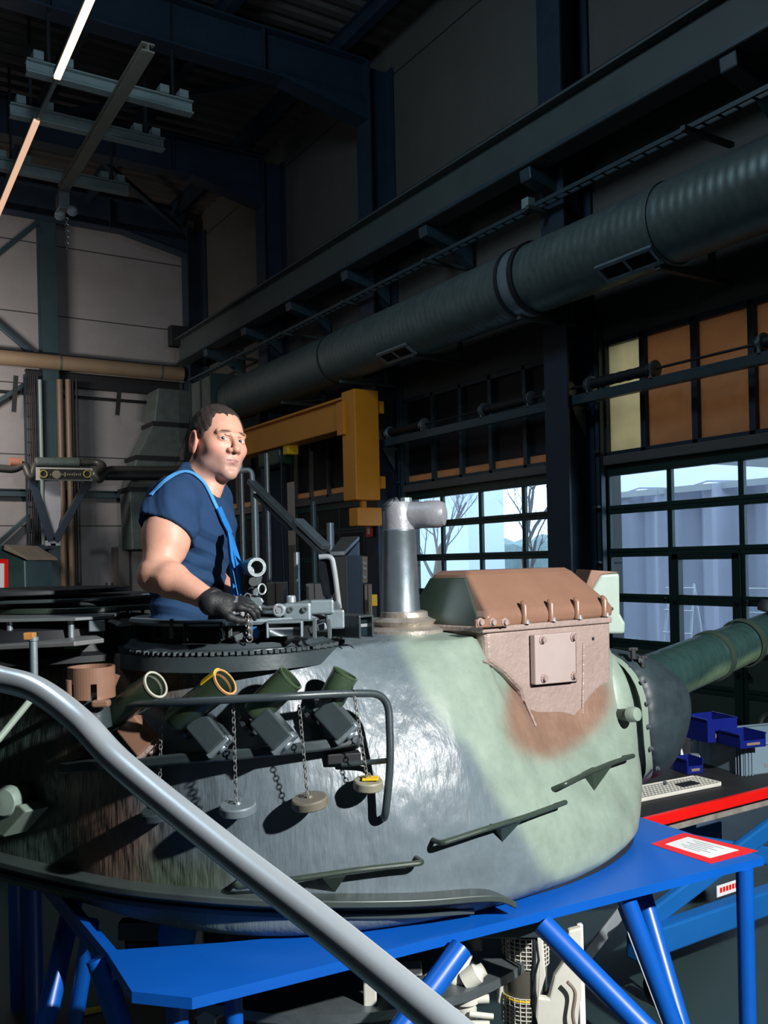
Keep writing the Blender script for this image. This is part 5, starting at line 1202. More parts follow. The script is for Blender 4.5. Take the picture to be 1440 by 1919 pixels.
# ---- four smoke launchers
tubes = [((292, 1283), (236, 1345), 0.055, .095, (262, 1378), 'p_brown', None), ((422, 1278), (362, 1342), .055, .065, (392, 1372), 'p_steel', 'yellow'),
         ((545, 1270), (488, 1332), .055, .01, (512, 1366), 'p_steel', None), ((648, 1262), (602, 1318), .052, .0, (630, 1348), 'p_steel', None)]
caps = [((303, 1335), (298, 1516), (298, 1524)), ((437, 1318), (443, 1506), (446, 1515)), ((561, 1322), (577, 1496), (581, 1503)), ((662, 1288), (689, 1462), (690, 1470))]
for i, (mo, ba, rr_, toward, bc, bm_, band) in enumerate(tubes):
    base = hit(ba[0], ba[1], .085); D = toC(base)[1]
    mpt = P(mo[0], mo[1], D-toward)
    ax = (mpt-base).normalized(); r = .0415 if i < 3 else .040
    root = build('smoke_launcher', MB().loft([MB().ring(base+ax*h, ax, q, 36) for h, q in ((-.02, r*.8), (0, r), ((mpt-base).length, r), ((mpt-base).length, r*.86), ((mpt-base).length-.09, r*.84))]), 'p_tube', TURRET, 40)
    build('tube_rim', MB().loft([MB().ring(mpt-ax*.004, ax, r*.90, 36), MB().ring(mpt-ax*.004, ax, r*1.025, 36), MB().ring(mpt+ax*.002, ax, r*1.02, 36), MB().ring(mpt+ax*.002, ax, r*.87, 36), MB().ring(mpt-ax*.02, ax, r*.85, 36)], True, False), mat('worn_rim_%d' % i, [(.45, .46, .38), (.55, .30, .12), (.06, .10, .05), (.06, .10, .05)][i], .4, .2, .2, 30), root)
    if band:
        e = ax.orthogonal().normalized(); f2 = ax.cross(e); arc = []
        up = (CU*.8-CR*.75+(-CF)*.1); a0 = math.atan2(up.dot(f2), up.dot(e))
        rows = [[mpt-ax*(.052-.054*k)+(e*math.cos(a0+q)+f2*math.sin(a0+q))*(r*1.02) for q in [j*.12-.55 for j in range(10)]] for k in (0, 1)]
        build('yellow_tape', MB().solid(rows, up.normalized()*.003), 'yellow', root, 60)
    # square firing block with its casting, below the shaft
    c = P(bc[0], bc[1], D-.02); s_ = (CR*.66-CU*.72-CF*.25).normalized(); u_ = (CR*.72+CU*.66).normalized(); u_ = (u_-s_*u_.dot(s_)).normalized(); w_ = s_.cross(u_)
    sc_ = .036
    blkm = build('firing_block', MB().obox(c, s_*.052, u_*.036, w_*.035), bm_, root, 0, .007, 3)
    m1 = MB().obox(c+s_*.05-CU*.004, s_*.010, u_*.040, w_*.028); m1.lathe(c+s_*.058+u_*.0, s_, [(.018, 0), (.015, .012), (0, .014)], 12)
    build('block_end', m1, 'p_brown_cast' if i == 0 else 'bluegrey', root, 30, .004)
    m1 = MB().lathe(c-s_*.05, -s_, [(.020, 0), (.020, .022), (.016, .024), (.016, .034), (0, .034)], 20); m1.obox(c-s_*.056-w_*.0, s_*.008, u_*.028, w_*.022)
    build('block_neck', m1, 'gunmetal', root, 30)
    m1 = MB().lathe(P(bc[0]-45, bc[1]-8, D+.02), -(u_*.6)+CR*-.75-CU*.5, [(.008, -.05), (.010, -.01), (.036, .0), (.034, .012), (.014, .022), (0, .024)], 24)
    if i: build('mount_disc', m1, 'p_steel', root, 40)
    # chain and cap
    (x0, y0), (x1, y1), (cx, cy) = caps[i]
    dc = toC(hit(cx, cy, .075))[1]; top_ = P(x0, y0, dc-.02); bot = P(x1, y1, dc)
    m1 = MB(); L2 = (bot-top_).length; n = int(L2/.0135); ax2 = (bot-top_).normalized()
    for k in range(n):
        c2 = top_+(bot-top_)*((k+.5)/n); m1.torus(c2, (CR*.75-CF*.65) if k % 2 else (CR*.65+CF*.75), .0052, .0016, 10, 5, 1.75, ax2)
    build('cap_chain', m1, 'chain', root)
    cw = .052 if i < 3 else .043
    cp = P(cx, cy, dc); axc = (CU+CR*(-.10 if i < 3 else .05)*(1 if i != 1 else .2)-CF*.12).normalized()
    m1 = MB().lathe(cp-axc*.012, axc, [(cw*.95, 0), (cw, .003), (cw, .022), (cw*.93, .026), (cw*.2, .026), (cw*.12, .032), (.0, .033)], 32)
    cpo = build('tube_cap', m1, ['p_steel', 'bluegrey', mat('khaki_cap', (.14, .13, .10), .5, 0, .25, 15), mat('khaki_cap2', (.22, .22, .16), .5, 0, .25, 15)][i], root)
    build('cap_ring', MB().torus(cp+axc*.024, CR*.8-CF*.6, .010, .002, 14, 6), 'chain', root)
    if i == 3: build('cap_tape', MB().obox(cp+axc*.018+CR*.006, CR*.024, CF*.02, axc*.003), 'yellow', root, 0, .002)

# ---- pot, posts and plates at the rear left of the roof
c = P(172, 1284, 2.62); R_ = .066
rows = []; nseg = 48
def pot(mb, rad, z0, z1):
    for i in range(nseg):
        a = 2*PI*i/nseg; b = 2*PI*(i+1)/nseg
        ang = (math.degrees(a)+360) % 360
        zz = z0+.045 if any(abs(((ang-q+180) % 360)-180) < 8 for q in (262-32, 318-32, 20, 90, 150)) else z0
        pa = [CR*math.cos(t)+CF*math.sin(t) for t in (a, b)]
        vs = [c+pa[0]*rad+CU*zz, c+pa[1]*rad+CU*zz, c+pa[1]*rad+CU*z1, c+pa[0]*rad+CU*z1, c+pa[0]*(rad-.007)+CU*zz, c+pa[1]*(rad-.007)+CU*zz, c+pa[1]*(rad-.007)+CU*z1, c+pa[0]*(rad-.007)+CU*z1]
        mb.add(vs, [(0, 1, 2, 3), (5, 4, 7, 6), (3, 2, 6, 7), (0, 4, 5, 1), (0, 3, 7, 4), (1, 5, 6, 2)])
m1 = MB(); pot(m1, R_, -.035, .055)
po = build('round_guard', m1, 'p_brown', TURRET, 40)
build('guard_foot', MB().lathe(c, CU, [(.055, -.12), (.045, -.03), (.04, -.025), (0, -.025)], 32), 'p_steel', po)
build('guard_lug', MB().prism([c+CR*.066+CU*.03, c+CR*.080+CU*.025, c+CR*.062-CU*.015, c+CR*.052-CU*.015], CF*.012), 'p_brown', po, 0)
build('short_post', MB().lathe(P(133, 1310, 2.58), CU, [(.014, -.05), (.014, .055), (0, .056)], 18), 'p_brown', TURRET)
blk('post_clamp', 190, 1318, 2.56, .05, .02, .03, 'p_brown', 0, .006)
ps = build('roof_post', MB().lathe(P(64, 1270, 2.50), CU, [(.011, -.03), (.011, .10), (.014, .102), (.014, .112), (0, .113)], 16), 'bluegrey', TURRET, 30)
build('post_head', MB().obox(P(56, 1192, 2.50), CR*.014, CF*.014, CU*.010), mat('rusty_orange', (.45, .20, .05), .6, 0, .3, 30), ps, 0, .003)
build('side_stay', MB().tube([P(-60, 1450, 2.3), P(0, 1382, 2.38), P(62, 1306, 2.5)], .0095, 12), 'p_sage', TURRET)
def plate(name, pts, d, th, m):
    z = P(*pts[0], d).z; poly = [PZ(x, y, z) for x, y in pts]
    return build(name, MB().prism(poly, -CU*th), m, TURRET, 0, .003)
zq = P(100, 1200, 2.75).z
def disc(name, px, py, d, r, th, m, sq=1.0):
    c = P(px, py, d); mb = MB(); n = 60
    a = [c+(CR*math.cos(2*PI*i/n)*sq+CF*math.sin(2*PI*i/n))*r for i in range(n)]
    return build(name, mb.prism(a, -CU*th), m, TURRET, 30, .003)
def zdisc(name, xc, dc, z, r, th, m, x_sc=1.0):
    n = 60; mb = MB(); a = [C(xc+math.cos(2*PI*i/n)*r*x_sc, dc+math.sin(2*PI*i/n)*r, z) for i in range(n)]
    return build(name, mb.prism(a, -CU*th), m, TURRET, 30, .003)
# rear hatch: stacked plates carried on short studs
zp = lambda py, d: (1064-py)/F*d
build('hatch_plate', MB().prism([C(-1.35, 3.1, -.245), C(-1.30, 2.74, -.235), C(-.90, 2.62, -.215), C(-.845, 2.72, -.215), C(-.98, 3.0, -.215), C(-1.15, 3.1, -.23)], -CU*.014), 'blue_plate' if False else mat('grey_hatch_plate', (.17, .18, .18), .45, .2, .12, 9), TURRET, 0, .003)
build('hatch_plate', MB().prism([C(-1.6, 3.3, -.155), C(-1.42, 2.8, -.155), C(-.95, 2.78, -.155), C(-.86, 2.86, -.155), C(-.95, 3.3, -.155)], -CU*.010), mat('grey_hatch_plate2', (.14, .16, .165), .4, .2, .12, 9), TURRET, 0, .002)
for px in (18, 133):
    st = P(px, 1178, 2.82); build('hatch_stud', MB().lathe(Vector((st.x, st.y, CAM.z-.225)), CU, [(.016, 0), (.010, .006), (.010, .065)], 14), 'bluegrey', TURRET, 30)
zdisc('hatch_disc', -1.10, 3.35, -.135, .36, .018, 'p_olive'); zdisc('hatch_disc', -1.22, 3.4, -.105, .42, .012, 'p_steel')
zdisc('turntable_disc', -1.30, 3.3, -.075, .36, .016, 'black', 1.0)
build('hatch_well', MB().lathe(C(-1.15, 3.2, -.275), CU, [(.46, -.02), (.46, .0), (.42, .01), (.40, .08), (.36, .09), (.3, .10)], 48), 'black', TURRET, 30)
blk('hatch_bracket', 182, 1172, 2.85, .05, .035, .06, 'bluegrey', .3, .004)
blk('hatch_bracket', 160, 1133, 3.1, .06, .02, .10, 'pale_metal', .5, .004, -.3)
blk('rod_tip', 123, 1105, 3.15, .014, .016, .02, 'beige', 0, .004)
blk('loader_block', 285, 1122, 3.3, .07, .038, .05, 'white', .05, .005)
build('loader_roller', MB().lathe(P(256, 1123, 3.26), -CF, [(.013, -.03), (.014, 0), (.014, .006), (.008, .008), (0, .008)], 18), 'pale_metal', TURRET)
blk('loader_arm', 235, 1124, 3.3, .05, .02, .03, 'black', 0, .005, .2)
build('loader_bar', MB().beam(P(175, 1137, 3.3), P(290, 1134, 3.3), .03, .010), 'gunmetal', TURRET, 0)
for px in (240, 268): build('loader_leg', MB().beam(P(px, 1136, 3.32), P(px, 1158, 3.32), .012, .012, CF), 'bluegrey', TURRET, 0)
build('green_tag', MB().obox(P(137, 1213, 2.72), CR*.022, CF*.012, CU*.004), mat('green_tag_paint', (.05, .22, .05), .5), TURRET, 0, .002)
# ============================================================ the blue stand
ZTT = CAM.z+TZ
c1 = PZ(202, 1787, ZTT); c2 = PZ(247, 1858, ZTT); c3 = PZ(360, 1870, ZTT); c4 = PZ(1432, 1606, ZTT); c5 = PZ(1215, 1536, ZTT)
bk = (c5-c4).normalized()*2.35
c5b = c4+bk; 
c1d = (PZ(80, 1640, ZTT)-c1).normalized()
c0 = c1+c1d*1.9
STAND = thing('turret_stand', Vector(((c3+c4)/2+(c0-c1)*.5).to_tuple()[:2]+(0,)), 'bright blue steel stand with chamfered top carrying the turret', 'stand')
M['stand_edge'] = M['blue']
hb = (c0-c1).normalized(); hr = Vector((-hb.y, hb.x, 0)); hr = hr if hr.dot(CR) > 0 else -hr
hole = [c1+hb*.015+hr*.018, PZ(420, 1766, ZTT), PZ(640, 1746, ZTT)]+[C(-.15+math.cos(a)*(pint(math.degrees(a), RB)-.16), 3.55+math.sin(a)*(pint(math.degrees(a), RB)-.16), TZ) for a in [math.radians(t) for t in range(-72, 101, 4)]]+[c0-hb*.25+hr*.03]
NH = len(hole)
# table top: outer outline with a round opening for the turret basket
import mathutils
outer = [c1, c2, c3, c4, c5b, c0]
def tess(z):
    polys = [[v.copy() for v in outer], [v.copy() for v in hole]]
    tri = mathutils.geometry.tessellate_polygon([[Vector((v.x, v.y, 0)) for v in p] for p in polys])
    vs = [Vector((v.x, v.y, z)) for p in polys for v in p]; return vs, [tuple(t) for t in tri]
m1 = MB(); vs, fs = tess(ZTT); m1.add(vs, fs); vs, fs = tess(ZTT-.03); m1.add(vs, fs)
no_ = len(outer)
for ring_, base in ((outer, 0),):
    for i in range(no_):
        j = (i+1) % no_; m1.add([outer[i], outer[j], outer[j]-CU*.03, outer[i]-CU*.03], [(0, 1, 2, 3)])
for i in range(NH):
    j = (i+1) % NH; m1.add([hole[i], hole[j], hole[j]-CU*.03, hole[i]-CU*.03], [(0, 1, 2, 3)])
build('stand_top', m1, 'blue', STAND, 0)
def leg(p0, p1, r=.040, m='blue', name='leg'):
    return build(name, MB().tube([p0, p1], r, 20), m, STAND, 60)
def at(px, py): p = PZ(px, py, ZTT-.03); return Vector((p.x, p.y, ZTT-.03))
def foot(px, py, top):      # follow the line of a leg seen at (px,py) down to the floor
    return None
def legpx(a, b, d0, d1, r=.036, name='leg', ext=True):
    p0 = P(a[0], a[1], d0); p1 = P(b[0], b[1], d1)
    if ext:
        k = (p0.z-.02)/(p0.z-p1.z); p1 = p0+(p1-p0)*k
    k = (ZTT-.03-p1.z)/(p0.z-p1.z); p0 = p1+(p0-p1)*k
    leg(p0, p1, r, name=name)
def vert(px, py, d, r=.036):
    p = P(px, py, d); leg(Vector((p.x, p.y, ZTT-.03)), Vector((p.x, p.y, 0.0)), r)
dF = toC(c4)[1]
vert(1396, 1640, dF-.03, .030)
vert(332, 1890, toC(c3)[1]+.10, .030); vert(438, 1880, toC(c3)[1]+.25, .026)
legpx((1030, 1745), (1200, 1919), 2.78, 2.62, .034, 'diagonal_brace')
legpx((855, 1790), (760, 1919), 2.62, 2.50, .034, 'diagonal_brace')
legpx((1180, 1700), (1262, 1919), 3.05, 3.0, .032, 'diagonal_brace')
legpx((1212, 1700), (1275, 1919), 3.30, 3.1, .034, 'diagonal_brace')
legpx((185, 1800), (225, 1919), 2.62, 2.60, .034, 'diagonal_brace')
legpx((130, 1720), (85, 1919), 3.1, 2.9, .034, 'diagonal_brace')
legpx((165, 1765), (140, 1919), 2.9, 3.0, .026, 'diagonal_brace')
p = P(60, 1640, 3.6); leg(Vector((p.x, p.y, ZTT-.03)), Vector((p.x, p.y, 0.0)), .036)
p = P(8, 1640, 3.6); 
pr = c5b-bk*.02; leg(pr+Vector((-.1, -.05, -.03)), Vector((pr.x-.1, pr.y-.05, 0)), .036)
leg(c0+Vector((.1, -.1, -.03)), Vector((c0.x+.1, c0.y-.1, 0)), .036)
m1 = MB(); m1.beam(c3+Vector((.05, .16, -.055)), c4+Vector((-.05, .16, -.055)), .04, .05); m1.beam(c1+Vector((.03, 0, -.055)), c0+Vector((.03, 0, -.055)), .04, .05); build('stand_frame', m1, 'blue', STAND, 0)
# notice fixed on the table corner
q = [PZ(x, y, ZTT) for x, y in ((1220, 1582), (1283, 1561), (1421, 1595), (1332, 1619))]
cen = sum(q, Vector())/4
def lay(k, z): return [Vector((cen.x+(v.x-cen.x)*k, cen.y+(v.y-cen.y)*k, ZTT+z)) for v in q]
nt_ = thing('notice_sheet', cen, 'white paper notice taped with a red border on the blue table corner', 'notice')
build('red_border', MB().prism(lay(1.0, .0005), CU*.001), 'red', nt_, 0)
def inset(i, j, k): return q[i]
a_, b_, c_, d_ = q
def bil(u, v): return (a_*(1-u)+b_*u)*(1-v)+(d_*(1-u)+c_*u)*v
wq = [bil(.18, .14), bil(.82, .14), bil(.82, .86), bil(.18, .86)]
build('paper', MB().prism([Vector((v.x, v.y, ZTT+.0017)) for v in wq], CU*.0006), 'white', nt_, 0)
m1 = MB()
for k in range(6):
    u = .30+.08*k; v0, v1 = (.28, .72) if k % 2 else (.36, .62)
    s0 = bil(u, v0); s1 = bil(u, v1); s2 = bil(u+.015, v1); s3 = bil(u+.015, v0)
    m1.prism([Vector((t.x, t.y, ZTT+.0024)) for t in (s0, s1, s2, s3)], CU*.0003)
build('text_line', m1, 'gunmetal', nt_, 0)

# ---- turret basket and white machinery hanging below (part of the turret)
BSK = build('basket_floor', MB().lathe(C(-.2, 3.5, -1.38), CU, [(.80, 0), (.80, .03), (0, .03)], 48), 'gunmetal', TURRET, 30)
m1 = MB()
for a in range(0, 360, 45):
    t = math.radians(a+10); m1.beam(C(-.2+.74*math.cos(t), 3.5+.74*math.sin(t), -1.36), C(-.2+.74*math.cos(t), 3.5+.74*math.sin(t), TZ+.03), .04, .04, CF)
build('basket_strut', m1, 'machine', BSK, 0, .005, each=1)
def MQ(px, py, d): return P(px, py, d)
# hydraulic unit seen under the table front (centre)
hy = build('pump_body', MB().lathe(MQ(872, 1905, 2.9), CU, [(.045, -.12), (.045, -.03), (.035, -.02), (.038, .0), (.038, .05), (.05, .055), (.05, .075), (.03, .08), (.03, .12), (.02, .13)], 24), 'machine', TURRET, 30)
m1 = MB().tube([MQ(872, 1860, 2.9), MQ(850, 1835, 2.9), MQ(868, 1800, 2.92), MQ(880, 1790, 2.95)], [.022, .028, .024, .012], 14); m1.lathe(MQ(885, 1830, 2.88), CR*.8+CU*.5, [(.03, -.03), (.032, .02), (.022, .03), (.02, .045), (0, .046)], 16)
m1.tube([MQ(820, 1890, 2.85), MQ(860, 1890, 2.88)], .012, 10); m1.tube([MQ(880, 1900, 2.85), MQ(925, 1905, 2.85)], .009, 10); m1.tube([MQ(800, 1835, 2.95), MQ(845, 1850, 2.9)], [.02, .02], 10)
m1.lathe(MQ(905, 1872, 2.88), CR, [(.014, -.03), (.014, .02), (0, .02)], 10); m1.lathe(MQ(900, 1925, 2.85), CR, [(.02, -.03), (.02, .03), (0, .03)], 12)
build('pump_fittings', m1, 'machine', hy, 40)
m1 = MB().obox(MQ(765, 1815, 2.95), CR*.045, CF*.03, CU*.012); m1.obox(MQ(752, 1845, 2.95), CR*.018, CF*.03, CU*.05); m1.obox(MQ(790, 1850, 2.98), CR*.045, CF*.03, CU*.010)
build('pump_bracket', m1, 'machine', hy, 0, .004)
build('drive_shaft', MB().lathe(MQ(620, 1880, 2.95), CR-CF*.2, [(.02, -.10), (.045, -.09), (.045, .0), (.035, .01), (.035, .12), (.02, .13)], 20), 'gunmetal', hy, 30)
# racks right of centre
rk = build('rack_plate', MB().prism([MQ(x, y, 3.0) for x, y in ((1005, 1745), (1018, 1745), (1024, 1830), (1012, 1870), (1030, 1872), (1040, 1830), (1060, 1800), (1066, 1745), (1092, 1738), (1093, 1935), (1004, 1935))], CF*.03), 'machine', TURRET, 0, .006)
m1 = MB().lathe(MQ(985, 1835, 3.1), CU, [(.075, -.25), (.075, .14), (.06, .16), (0, .16)], 28); build('motor_can', m1, mat('brown_metal_can', (.16, .15, .12), .35, .5, .2, 12), rk)
for zc_ in (1770, 1880):
    m1 = MB()
    for k in range(14):
        a = PI+PI*k/13*1.0; cx_ = MQ(985, zc_, 3.1)+(CR*math.cos(a)+CF*math.sin(a))*.081; m1.beam(cx_-CU*.05, cx_+CU*.05, .003, .003)
    for k in range(8):
        cz = MQ(985, zc_, 3.1)+CU*(-.05+.1*k/7); m1.tube([cz+(CR*math.cos(PI+PI*j/10)+CF*math.sin(PI+PI*j/10))*.081 for j in range(11)], .0018, 5)
    build('mesh_guard', m1, 'machine', rk, 0)
build('yellow_ring', MB().torus(MQ(985, 1857, 3.1), CU, .080, .004, 30, 6), 'yellow', rk)
build('side_box', MB().prism([MQ(x, y, 3.08) for x, y in ((930, 1835), (955, 1838), (958, 1895), (932, 1880))], CF*.12), 'machine', rk, 0, .006)
m1 = MB().tube([MQ(1000, 1740, 2.95), MQ(1002, 1790, 2.93), MQ(998, 1830, 2.94), MQ(1004, 1870, 2.95), MQ(1000, 1925, 2.95)], .006, 8); m1.tube([MQ(1004, 1745, 2.96), MQ(1010, 1800, 2.93), MQ(1003, 1826, 2.94), MQ(996, 1880, 2.93), MQ(1008, 1925, 2.95)], .004, 8)
build('cable_loom', m1, 'black', rk)
build('hose', MB().tube(smoothpath([MQ(1064, 1840, 2.97), MQ(1078, 1860, 2.97), MQ(1074, 1900, 2.97), MQ(1078, 1925, 2.97)]), .006, 8), 'beige', rk)
build('rack_rail', MB().beam(MQ(1086, 1730, 3.05), MQ(1092, 1935, 3.0), .02, .03, CF), 'white', rk, 0, .003)
for i, (x, y) in enumerate(((500, 1900), (540, 1895), (390, 1900))):
    m1 = MB().obox(MQ(x, y, 3.0), CR*.03, CF*.03, CU*.03); m1.tube([MQ(x-25, y+8, 2.95), MQ(x-5, y-8, 2.95), MQ(x+15, y+6, 2.95), MQ(x+35, y-4, 2.95)], .007, 8)
    build('valve_block', m1, 'bluegrey' if i != 1 else 'machine', TURRET, 30, .003)
m1 = MB().beam(C(-.9, 3.0, -1.20), C(.5, 2.95, -1.20), .05, .06); m1.beam(C(-.2, 3.1, -1.26), C(.3, 3.0, -1.26), .08, .05)
build('basket_rail', m1, 'p_steel', TURRET, 0, .005)

# ============================================================ foreground tube rail
pts = [P(-140, 1252, 1.55), P(-60, 1258, 1.52), P(0, 1272, 1.50), P(70, 1293, 1.47), P(150, 1352, 1.42), P(230, 1435, 1.37), P(420, 1590, 1.25), P(640, 1760, 1.13), P(900, 1975, 1.0)]
pp = smoothpath(pts, 12)
fr_ = thing('platform_handrail', (pp[0].x, pp[0].y, 0), 'bare steel tube handrail curving across the foreground', 'handrail')
build('bent_tube', MB().tube(pp, .0212, 32), 'chrome', fr_, 60)
lo = P(900, 1975, 1.0); build('end_post', MB().tube([lo, Vector((lo.x, lo.y, lo.z-.2)), Vector((lo.x, lo.y, 0))], .0212, 20), 'chrome', fr_)
lo = P(-140, 1252, 1.55); build('end_post', MB().tube([lo, Vector((lo.x, lo.y, 0))], .0212, 20), 'chrome', fr_)
# ============================================================ the man in the hatch
def snet(f, lo, hi, h):
    xs = [np.arange(lo[i], hi[i]+h, h).astype(np.float32) for i in range(3)]
    X, Y, Z = np.meshgrid(*xs, indexing='ij'); V = f(X, Y, Z).astype(np.float32)
    S_ = V < 0; nx, ny, nz = V.shape
    cell = np.zeros((nx-1, ny-1, nz-1), np.int32)
    for i in (0, 1):
        for j in (0, 1):
            for k in (0, 1): cell += S_[i:nx-1+i, j:ny-1+j, k:nz-1+k]
    act = (cell > 0) & (cell < 8); idx = -np.ones(cell.shape, np.int64); ii = np.argwhere(act); idx[act] = np.arange(len(ii))
    acc = np.zeros((len(ii), 3)); cnt = np.zeros(len(ii))
    cs = [(i, j, k) for i in (0, 1) for j in (0, 1) for k in (0, 1)]
    for a in cs:
        for b in cs:
            if a < b and sum(abs(a[q]-b[q]) for q in range(3)) == 1:
                va = V[ii[:, 0]+a[0], ii[:, 1]+a[1], ii[:, 2]+a[2]]; vb = V[ii[:, 0]+b[0], ii[:, 1]+b[1], ii[:, 2]+b[2]]
                m = (va < 0) != (vb < 0); t = np.where(m, va/np.where(m, va-vb, 1), 0)
                for q in range(3): acc[:, q] += np.where(m, a[q]+t*(b[q]-a[q]), 0)
                cnt += m
    vs = (ii+acc/cnt[:, None])*h+np.array([x[0] for x in xs])
    fs = []
    for ax in range(3):
        sl0 = [slice(None)]*3; sl1 = [slice(None)]*3; sl0[ax] = slice(0, -1); sl1[ax] = slice(1, None)
        ed = np.argwhere(S_[tuple(sl0)] != S_[tuple(sl1)]); u, v = [(1, 2), (2, 0), (0, 1)][ax]
        ok = (ed[:, u] > 0) & (ed[:, v] > 0) & (ed[:, u] < V.shape[u]-1) & (ed[:, v] < V.shape[v]-1); ed = ed[ok]
        def g(du, dv):
            q = ed.copy(); q[:, u] += du; q[:, v] += dv; return idx[q[:, 0], q[:, 1], q[:, 2]]
        Q = np.stack([g(-1, -1), g(0, -1), g(0, 0), g(-1, 0)], 1)
        s = S_[ed[:, 0], ed[:, 1], ed[:, 2]]; Q[~s] = Q[~s][:, ::-1]; fs.append(Q)
    return vs, np.concatenate(fs)
def smin(a, b, k): h = np.clip(.5+.5*(b-a)/k, 0, 1); return b*(1-h)+a*h-k*h*(1-h)
def smax(a, b, k): return -smin(-a, -b, k)
def ell(p, c, r, ax=None):
    q = [p[i]-c[i] for i in range(3)]
    if ax is not None: q = [sum(q[j]*ax[i][j] for j in range(3)) for i in range(3)]
    k0 = np.sqrt(sum((q[i]/r[i])**2 for i in range(3))); k1 = np.sqrt(sum((q[i]/(r[i]**2))**2 for i in range(3)))+1e-9
    return k0*(k0-1)/k1
def cone(p, a, b, ra, rb):
    ba = [b[i]-a[i] for i in range(3)]; L2 = sum(v*v for v in ba)
    t = np.clip(sum((p[i]-a[i])*ba[i] for i in range(3))/L2, 0, 1)
    return np.sqrt(sum((p[i]-a[i]-ba[i]*t)**2 for i in range(3)))-(ra+(rb-ra)*t)
def pc(px, py, d): return np.array(toC(P(px, py, d)))
# head frame: lateral (his left), forward, up
hf = np.array([.66, -.75, -.02]); hf /= np.linalg.norm(hf); hu = np.array([.11, 0.0, .99]); hu -= hf*hu.dot(hf); hu /= np.linalg.norm(hu); hl = np.cross(hu, hf)
HC = pc(409, 830, 2.97); HS = 1.04
def hloc(p): q = [p[i]-HC[i] for i in range(3)]; return [sum(q[j]*a[j] for j in range(3))/HS for a in (hl, hf, hu)]
def hw(a, b, c): return HC+(hl*a+hf*b+hu*c)*HS
def cran(q): return smin(ell(q, (0, -.018, .034), (.075, .093, .086)), ell(q, (0, .016, -.018), (.066, .078, .098)), .03)
def headsdf(p):
    q = hloc(p); aq = [np.abs(q[0]), q[1], q[2]]
    d = cran(q)
    d = smin(d, ell(q, (0, .030, -.078), (.051, .055, .040)), .03)
    d = smin(d, ell(q, (0, .078, -.103), (.022, .018, .017)), .028)
    d = smin(d, ell(aq, (.046, -.005, -.065), (.020, .040, .030)), .03)
    d = smin(d, ell(aq, (.044, .052, -.024), (.022, .024, .018)), .03)
    d = smin(d, cone(aq, (.046, .076, .021), (.013, .091, .017), .006, .007), .016)
    d = smax(d, -ell(aq, (.031, .101, .002), (.018, .015, .011)), .014)
    lid = ell(aq, (.031, .0765, .002), (.0165, .0150, .0135))
    lid = smax(lid, -ell(aq, (.031, .092, .0015), (.0138, .012, .0037)), .0015)
    d = smin(d, lid, .004)
    d = smax(d, -ell(aq, (.031, .093, .0015), (.0128, .010, .0034)), .0015)
    d = smin(d, cone(aq, (.030, .0925, .0130), (.020, .0935, .0125), .0016, .0016), .005)
    d = smin(d, cone(q, (0, .091, .012), (0, .112, -.026), .0065, .0095), .012)
    d = smin(d, ell(q, (0, .112, -.031), (.0130, .0120, .0105)), .008)
    d = smin(d, ell(aq, (.0155, .0990, -.034), (.0088, .0115, .0085)), .006)
    d = smax(d, -ell(aq, (.008, .104, -.0425), (.004, .006, .004)), .003)
    d = smin(d, ell(q, (0, .076, -.060), (.032, .020, .024)), .018)
    d = smax(d, -cone(q, (0, .104, -.044), (0, .101, -.052), .002, .0025), .006)
    up_ = smin(cone(aq, (0, .0960, -.0605), (.023, .0865, -.0635), .0040, .002), cone(aq, (0, .0945, -.0700), (.021, .0865, -.0650), .0055, .0022), .002)
    d = smin(d, up_, .005)
    d = smax(d, -cone(aq, (0, .1025, -.0652), (.023, .0905, -.0652), .0014, .0010), .0018)
    d = smax(d, -ell(q, (0, .099, -.084), (.018, .010, .006)), .012)
    e = ell(aq, (.080, -.014, -.008), (.0090, .022, .038)); e = smax(e, -ell(aq, (.0900, -.010, .000), (.0095, .0130, .024)), .004)
    d = smin(d, e, .006)
    return d*HS
NB = pc(372, 912, 2.97)
def neck(p): return smin(cone(p, hw(0, -.030, -.045), NB, .058, .066), cone(p, hw(0, -.0, -.07), pc(385, 925, 2.95), .045, .05), .02)
def headneck(X, Y, Z):
    p = [X, Y, Z]; return smin(headsdf(p), neck(p), .018)
SHR, ELR, WRR = pc(326, 938, 2.83), pc(293, 1076, 2.70), pc(398, 1127, 2.58)
SHL, ELL_, WRL = pc(392, 938, 3.15), pc(392, 1072, 3.20), pc(438, 1122, 2.96)
def lerp(a, b, t): return a*(1-t)+b*t
